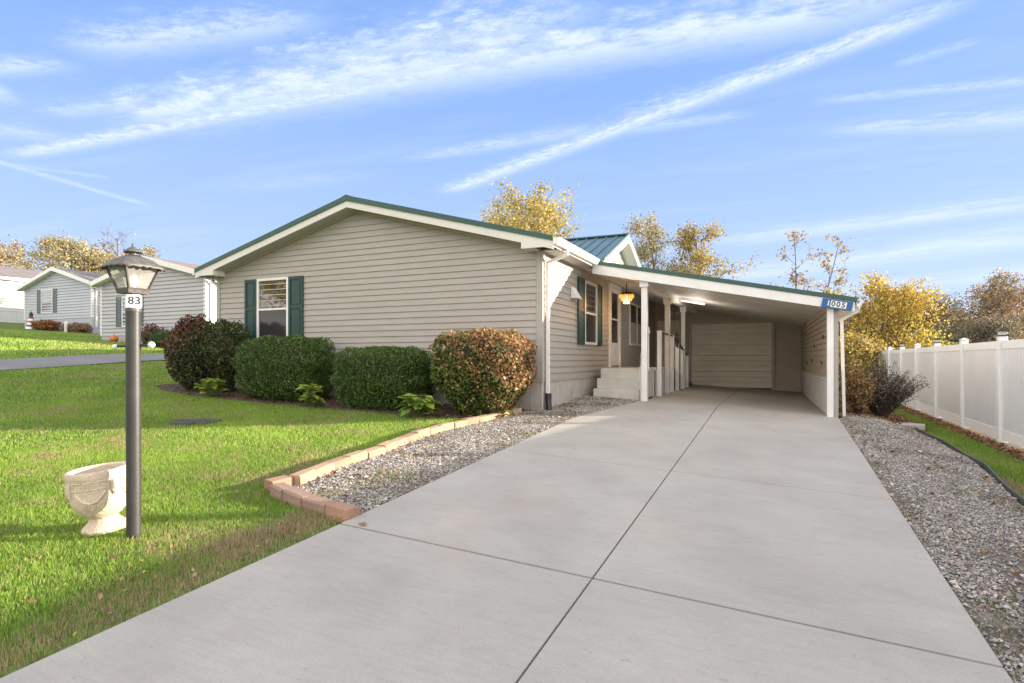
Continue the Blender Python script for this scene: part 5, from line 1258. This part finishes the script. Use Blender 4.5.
treev('young_tree', 797, 32, 219, 22, 'slender young tree with few tan leaves above the carport roof', [(.38, .25, .12), (.45, .33, .12), (.30, .2, .12)], 900, 2.1, .07, .5, 3, seed=23, first=.35, stems=2, nb=(9, 3, 2))
treev('young_tree', 822, 31, 276, 15, 'short thin tree with yellow olive leaves just left of the house number sign', OLIVE, 1000, 2.0, .05, .3, 3, seed=25, first=.2, stems=1, nb=(11, 4, 2))
rr = random.Random(5)
wd = [(925, 60, 306, 20, 'low grey brown tree at the left end of the woods', BRWN, .15), (943, 58, 290, 22, 'grey green bare topped tree in the woods beyond the fence', BRWN+OLIVE, .2), (958, 60, 296, 18, 'tan tree in the middle of the woods beyond the fence', BRWN, .25), (972, 60, 284, 18, 'orange brown tree in the woods beyond the fence', [(.42, .24, .08), (.36, .2, .08), (.28, .17, .08)], .2),
      (987, 56, 282, 18, 'brown tree directly above the nearest solar fence lamp', BRWN, .3), (1001, 58, 274, 17, 'tall orange tinged tree right of the nearest solar fence lamp', [(.44, .26, .09), (.36, .2, .08), (.25, .17, .09)], .3), (1018, 60, 270, 18, 'tallest thin brown tree at the right edge of the photo', BRWN, .4), (1040, 55, 280, 20, 'brown tree just beyond the right edge', BRWN, .3),
      (952, 50, 326, 22, 'dark olive tree low in the woods behind the fence posts', [(.18, .19, .11), (.23, .21, .13), (.26, .21, .14)], .1), (1010, 50, 318, 26, 'dense grey olive tree low behind the near fence panels', [(.20, .20, .13), (.25, .22, .15), (.28, .22, .15)], .1), (980, 52, 320, 22, 'rusty brown understorey tree behind the fence', [(.32, .18, .12), (.27, .17, .12), (.22, .19, .13)], .1)]
for i, (u, Y, v, rp, lb, cl, br) in enumerate(wd):
    treev('woodland_tree', u, Y, v, rp, lb, cl, 3300, 1.6, .15, br+.05, 3.6, group='trees in the woods beyond the fence', seed=40+i, first=.12, stems=2, nb=(12, 6, 4))
Y = 36; hedge('green_thicket', xy(914, Y), Y, (1.9, 1.5, 2.9), 2.2, 9000, .11, [(.10, .19, .05), (.14, .24, .07), (.07, .13, .04)], 'rounded mid green bush between the golden tree and the woods', 'bush', seed=8, lump=.08, mt='leaf')
Y = 40; hedge('rust_bush', xy(938, Y), Y, (1.8, 1.3, 2.0), 2.2, 6000, .11, [(.25, .09, .05), (.18, .08, .05), (.3, .14, .07)], 'low rust red bush right of the round green bush', 'bush', seed=9, lump=.1, mt='leaf')
# trees behind the neighbouring houses
for i, (u, Y, v, rp, lb, cl, nl, br) in enumerate([
  (-8, 46, 238, 26, 'brown olive tree at the far left edge above the white house', BRWN+OLIVE, 3600, .2), (15, 50, 240, 20, 'thin grey brown tree behind the white house roof', BRWN+OLIVE, 1700, .3), (45, 44, 231, 20, 'yellow tree with a bare top behind the blue grey house', OLIVE+PALE[:2], 2400, .2),
  (66, 42, 238, 24, 'broad golden tree above the ridge of the blue grey house', PALE, 4200, .12), (88, 44, 245, 20, 'golden tree at the right end of the blue grey house roof', PALE, 2600, .15), (119, 42, 224, 24, 'nearly bare grey tree behind the lantern', BRWN, 200, .3), (102, 46, 236, 18, 'bare branched tree between the golden trees and the lantern', BRWN, 400, .4),
  (146, 44, 240, 15, 'yellow tree peeking right of the lantern hood', PALE+OLIVE, 1300, .15), (112, 50, 256, 26, 'low olive yellow tree behind the gap beside the grey house', OLIVE+GOLD[:2], 3000, .15)]):
    treev('autumn_tree', u, Y, v, rp, lb, cl, nl, 1.6, .2, br, 3.4, group='trees behind the neighbouring houses', seed=70+i, first=.3, nb=(13, 6, 4))
# trees behind the photographer, seen only as reflections in the front window
tree('golden_tree', -26, -9, 9, 4.0, 'golden tree across the street reflected in the front window', GOLD+OLIVE, 6000, .25, .25, .1, seed=91, first=.15, clus=.5)
tree('golden_tree', -20, -13, 8, 3.5, 'brown gold tree across the street reflected in the front window', GOLD+BRWN, 5000, .25, .25, .1, seed=92, first=.1, clus=.5)

# ------------------------------------------------------------------ neighbouring houses
def neighbour(x0, x1, yf, yb, ze, zr, zb, sid, label, roofm, win=None, course=.17, name='neighbour_house', oh=.3):
    o = empty(name, (0, 0, 0), label=label, cat='house'); xm = (x0+x1)/2; sl = (zr-ze)/(x1-xm+oh); zf = lambda x: zr-sl*abs(x-xm)-.22
    F = frame_pts((0, yf, 0), (1, 0, 0), (0, -1, 0)); F_ = frame_pts((x1, 0, 0), (0, 1, 0), (1, 0, 0)); zs = lambda x: Tz(x, yf)
    zk = max(Tz(x0, yf), Tz(x1, yf))+.35 if zb is None else zb
    mb = MB(); siding(mb, (0, yf, 0), (1, 0, 0), (0, -1, 0), [(x0, zk), (x1, zk), (x1, zf(x1)), (xm, zf(xm)), (x0, zf(x0))], course, zk, .04)
    mb.prism([(x0, zk-.02), (x1, zk-.02), (x1, zf(x1)), (xm, zf(xm)), (x0, zf(x0))], 'y', yf+.001, yf+.1); mb.build('front_wall', M[sid], o)
    mb = MB(); siding(mb, (x1, 0, 0), (0, 1, 0), (1, 0, 0), [(yf, zk), (yb, zk), (yb, zf(x1)), (yf, zf(x1))], course, zk, .04); mb.box((x1-.1, yf+.1, zk-.02), (x1-.001, yb, zf(x1)))
    mb.build('side_wall', M[sid], o)
    mb = MB(); mb.box((x0, yf+.1, zk-2), (x0+.1, yb, zf(x0))); mb.box((x0, yb-.1, zk-2), (x1, yb, zf(x1))); mb.build('back_wall', M[sid], o)
    mb = MB(); mb.box((x0, yf+.005, zk-1.5), (x1, yf+.05, zk-.021)); mb.box((x1-.05, yf+.05, zk-1.5), (x1-.005, yb, zk-.021)); vpanels(mb, (x0, yf, 0), (1, 0, 0), (0, -1, 0), x1-x0, lambda u: zk-1.4, zk-.02, .3); vpanels(mb, (x1, yf, 0), (0, 1, 0), (1, 0, 0), yb-yf, lambda u: zk-1.4, zk-.02, .3); mb.build('skirting', M[sid], o)
    mb = MB(); mb.prism([(x0-oh, ze), (xm, zr), (x1+oh, ze), (x1+oh, ze-.06), (xm, zr-.06), (x0-oh, ze-.06)], 'y', yf-.3, yb+.2); mb.build('roof', M[roofm], o)
    mb = MB()
    for s in (-1, 1):
        e = x1+oh if s > 0 else x0-oh; xw = x1 if s > 0 else x0; mb.prism([(xm, zr+.01), (e, ze+.01), (e, ze-.20), (xm, zr-.21)], 'y', yf-.335, yf-.301)
        mb.prism([(xm, zr-.21), (e, ze-.20), (e, ze-.22), (xm, zr-.23)], 'y', yf-.30, yf-.001)
        mb.box((min(e, xw), yf, ze-.2), (max(e, xw), yb, ze-.18)); mb.box((e-.02, yf-.3, ze-.2), (e+.02, yb, ze-.05))
    mb.build('fascia', M['trim'], o)
    MB().prism(gutterprof(x1+oh+.02, 1, ze), 'y', yf-.3, yb).build('gutter', M['gutter'], o)
    mb = MB(); mb.prism([(x1-.10, yf-.03), (x1+.03, yf-.03), (x1+.03, yf+.1), (x1+.001, yf+.1), (x1+.001, yf-.001), (x1-.10, yf-.001)], 'z', zk, zf(x1)); mb.build('corner_trim', M['trim'], o); mb = MB(); mb.box((x0-.03, yf-.03, zk), (x0+.1, yf+.001, zf(x0))); mb.build('corner_trim', M['trim'], o)
    downspout([(x1+oh+.08, yf+.1, ze-.12), (x1+oh+.08, yf+.1, ze-.2), (x1+.07, yf+.2, ze-.45), (x1+.07, yf+.2, zk-.6)], .09, .06).build('downspout', M['gutter'], o)
    for (a, b_, c_, d_) in (win or []):
        window(o, F, a, b_, c_, d_, wt=.06); shutter(o, F, a-.42, a-.01, c_, d_, 'nshut'); shutter(o, F, b_+.01, b_+.42, c_, d_, 'nshut')
    return o, F_
n3, F_ = neighbour(-29.3, -22.15, 17.3, 33, 4.50, 5.45, 1.95, 'nsid3', 'light grey sided neighbouring house behind the lamp post', 'shingle', [(-27.7, -26.6, 2.35, 3.75)])
n2, F_ = neighbour(-44.4, -37.3, 21.5, 37, 5.46, 6.55, 3.35, 'nsid2', 'blue grey sided neighbouring house with slate shutters on the left', 'shingleg', [(-42.5, -41.25, 3.75, 5.25)])
w2 = window(n2, F_, 25.2, 26.4, 3.7, 5.1, wt=.06)
shutter(n2, F_, 24.7, 25.15, 3.7, 5.1, 'nshut')
n1, F_ = neighbour(-58.5, -50.2, 17.5, 42, 6.7, 8.0, 4.3, 'nsid1', 'white sided house at the far left edge of the photo', 'shingleg', [])
MB().box((-24.3, 17.25, 1.2), (-23.9, 17.28, 1.55)).build('meter_box', M['nsid3'], n3)
# yard pieces by the neighbouring houses
def ornament():
    x, y = at(31, 322, 20.9)[0], 20.9; z = Tz(x, y)-.05; o = empty('garden_lighthouse', (x, y, z), label='small red, white and blue striped garden lighthouse by the blue grey house', cat='garden ornament'); o.scale = (.8, .8, .75)
    for i, (r0, r1, a, b_, m_) in enumerate(((.36, .33, 0, .2, 'white'), (.33, .31, .2, .36, 'nshut'), (.26, .24, .36, .55, 'white'), (.24, .21, .55, .70, 'red'), (.21, .18, .70, .86, 'white'), (.18, .16, .86, 1.0, 'red'), (.13, .11, 1.0, 1.25, 'navy'))):
        MB().lathe([(r0, a), (r1, b_)], seg=16).build('band', M[m_], o)
    MB().lathe([(.18, 1.25), (.02, 1.45), (.01, 1.6)], seg=12).build('lantern_roof', M['black'], o)
ornament()
def pumpkin(u, Y, r, label):
    x = xy(u, Y); z = Tz(x, Y)-.03; o = empty('pumpkin', (x, Y, z), label=label, cat='pumpkin')
    MB().lathe([(.001, 0)]+[(r*math.sin(math.pi*k/10), r*.8*(1-math.cos(math.pi*k/10))) for k in range(1, 10)]+[(.001, r*1.55)], seg=40, wob=lambda t, z: -r*.07*abs(math.sin(t*5))).build('shell', M['pumpkin'], o, smooth=True)
    MB().tube([(0, 0, r*1.5), (.02, 0, r*1.8)], [.03, .02], 6).build('stalk', M['stem'], o)
pumpkin(114, 16.9, .19, 'orange pumpkin at the left corner of the light grey neighbouring house')
def bed(u0, u1, Y, n, h, cols, label, name='flower_bed', cat='flowers'):
    xa, xb_ = xy(u0, Y), xy(u1, Y); x = (xa+xb_)/2; z = Tz(x, Y)-.03
    o = empty(name, (x, Y, z), label=label, cat=cat); X, nn_, s = blobsurf((0, 0, 0), ((xb_-xa)/2, .45, h), 2.4, n, None, .16, u0, .5); V = leaves(X, .07, None, out=nn_, flat=.3); npmesh('foliage', V, 4, palette(n, cols, None, .3), M['leaf'], o); coreblob('inner_branches', (0, 0, 0), ((xb_-xa)/2, .45, h), 2.4, o, None, .7, .1, u0)
FL = [(.40, .10, .05), (.45, .2, .08), (.25, .08, .06), (.14, .17, .06), (.40, .28, .12)]
bed(37, 55, 20.9, 2600, .62, FL, 'red and orange flower clump left along the blue grey house')
bed(66, 88, 20.9, 2600, .60, [(.35, .2, .14), (.42, .27, .17), (.28, .15, .10), (.2, .2, .09)], 'faded pink brown flower clump right along the blue grey house')
bed(152, 190, 16.7, 3600, .75, [(.05, .11, .04), (.08, .15, .05), (.12, .17, .07)], 'dark green leafy bed along the light grey neighbouring house', 'leafy_bed', 'plants')
bed(144, 158, 16.8, 1300, .95, [(.25, .13, .11), (.3, .17, .12), (.12, .12, .07)], 'thin brown red plant beside the dark green bed', 'brown_plant', 'plants')
bed(2, 20, 26, 2200, .8, [(.10, .17, .07), (.14, .2, .08)], 'low green bush before the white house', 'low_bush', 'bush')
bed(18, 25, 25.5, 1500, 1.3, [(.30, .18, .11), (.24, .16, .10)], 'small brown bush at the corner of the white house', 'brown_bush', 'bush')
x0 = xy(66, 20.4); o = MB().box((x0-.06, 20.34, Tz(x0, 20.4)-.1), (x0+.06, 20.46, Tz(x0, 20.4)+.62), bev=.01).build('marker_post', M['trim']); tag(o, 'short white marker post in front of the blue grey house', 'post')
# distant woods far away so that the ground does not end in a bare line
rw = random.Random(11); P = []; 
def farwood(name, pts, label, cols):
    V = []; 
    P = []
    for (x, y, h, r_, n) in pts:
        z = Tz(x, y); q = RNG.normal(size=(n, 3)); q /= np.linalg.norm(q, axis=1)[:, None]; q *= RNG.uniform(.5, 1, (n, 1))**.4; P.append(q*np.array([r_, r_, h/2])+np.array([x, y, z+h/2]))
    P = np.concatenate(P); V = leaves(P, .8, None); o = npmesh(name, V, 4, palette(len(P), cols, None, .25), M['leaf']); tag(o, label, None, None, 'stuff'); o['category'] = 'woods'
farwood('far_woods', [(xy(u, 120)+rw.uniform(-3, 3), 120+rw.uniform(-8, 8), rw.uniform(9, 13)+( .8 if u < 200 else 0), 6, 900) for u in range(-60, 1240, 26)], 'hazy far off belt of brown autumn woods at the horizon', [(.22, .15, .10), (.28, .19, .10), (.20, .18, .11), (.16, .13, .10)])
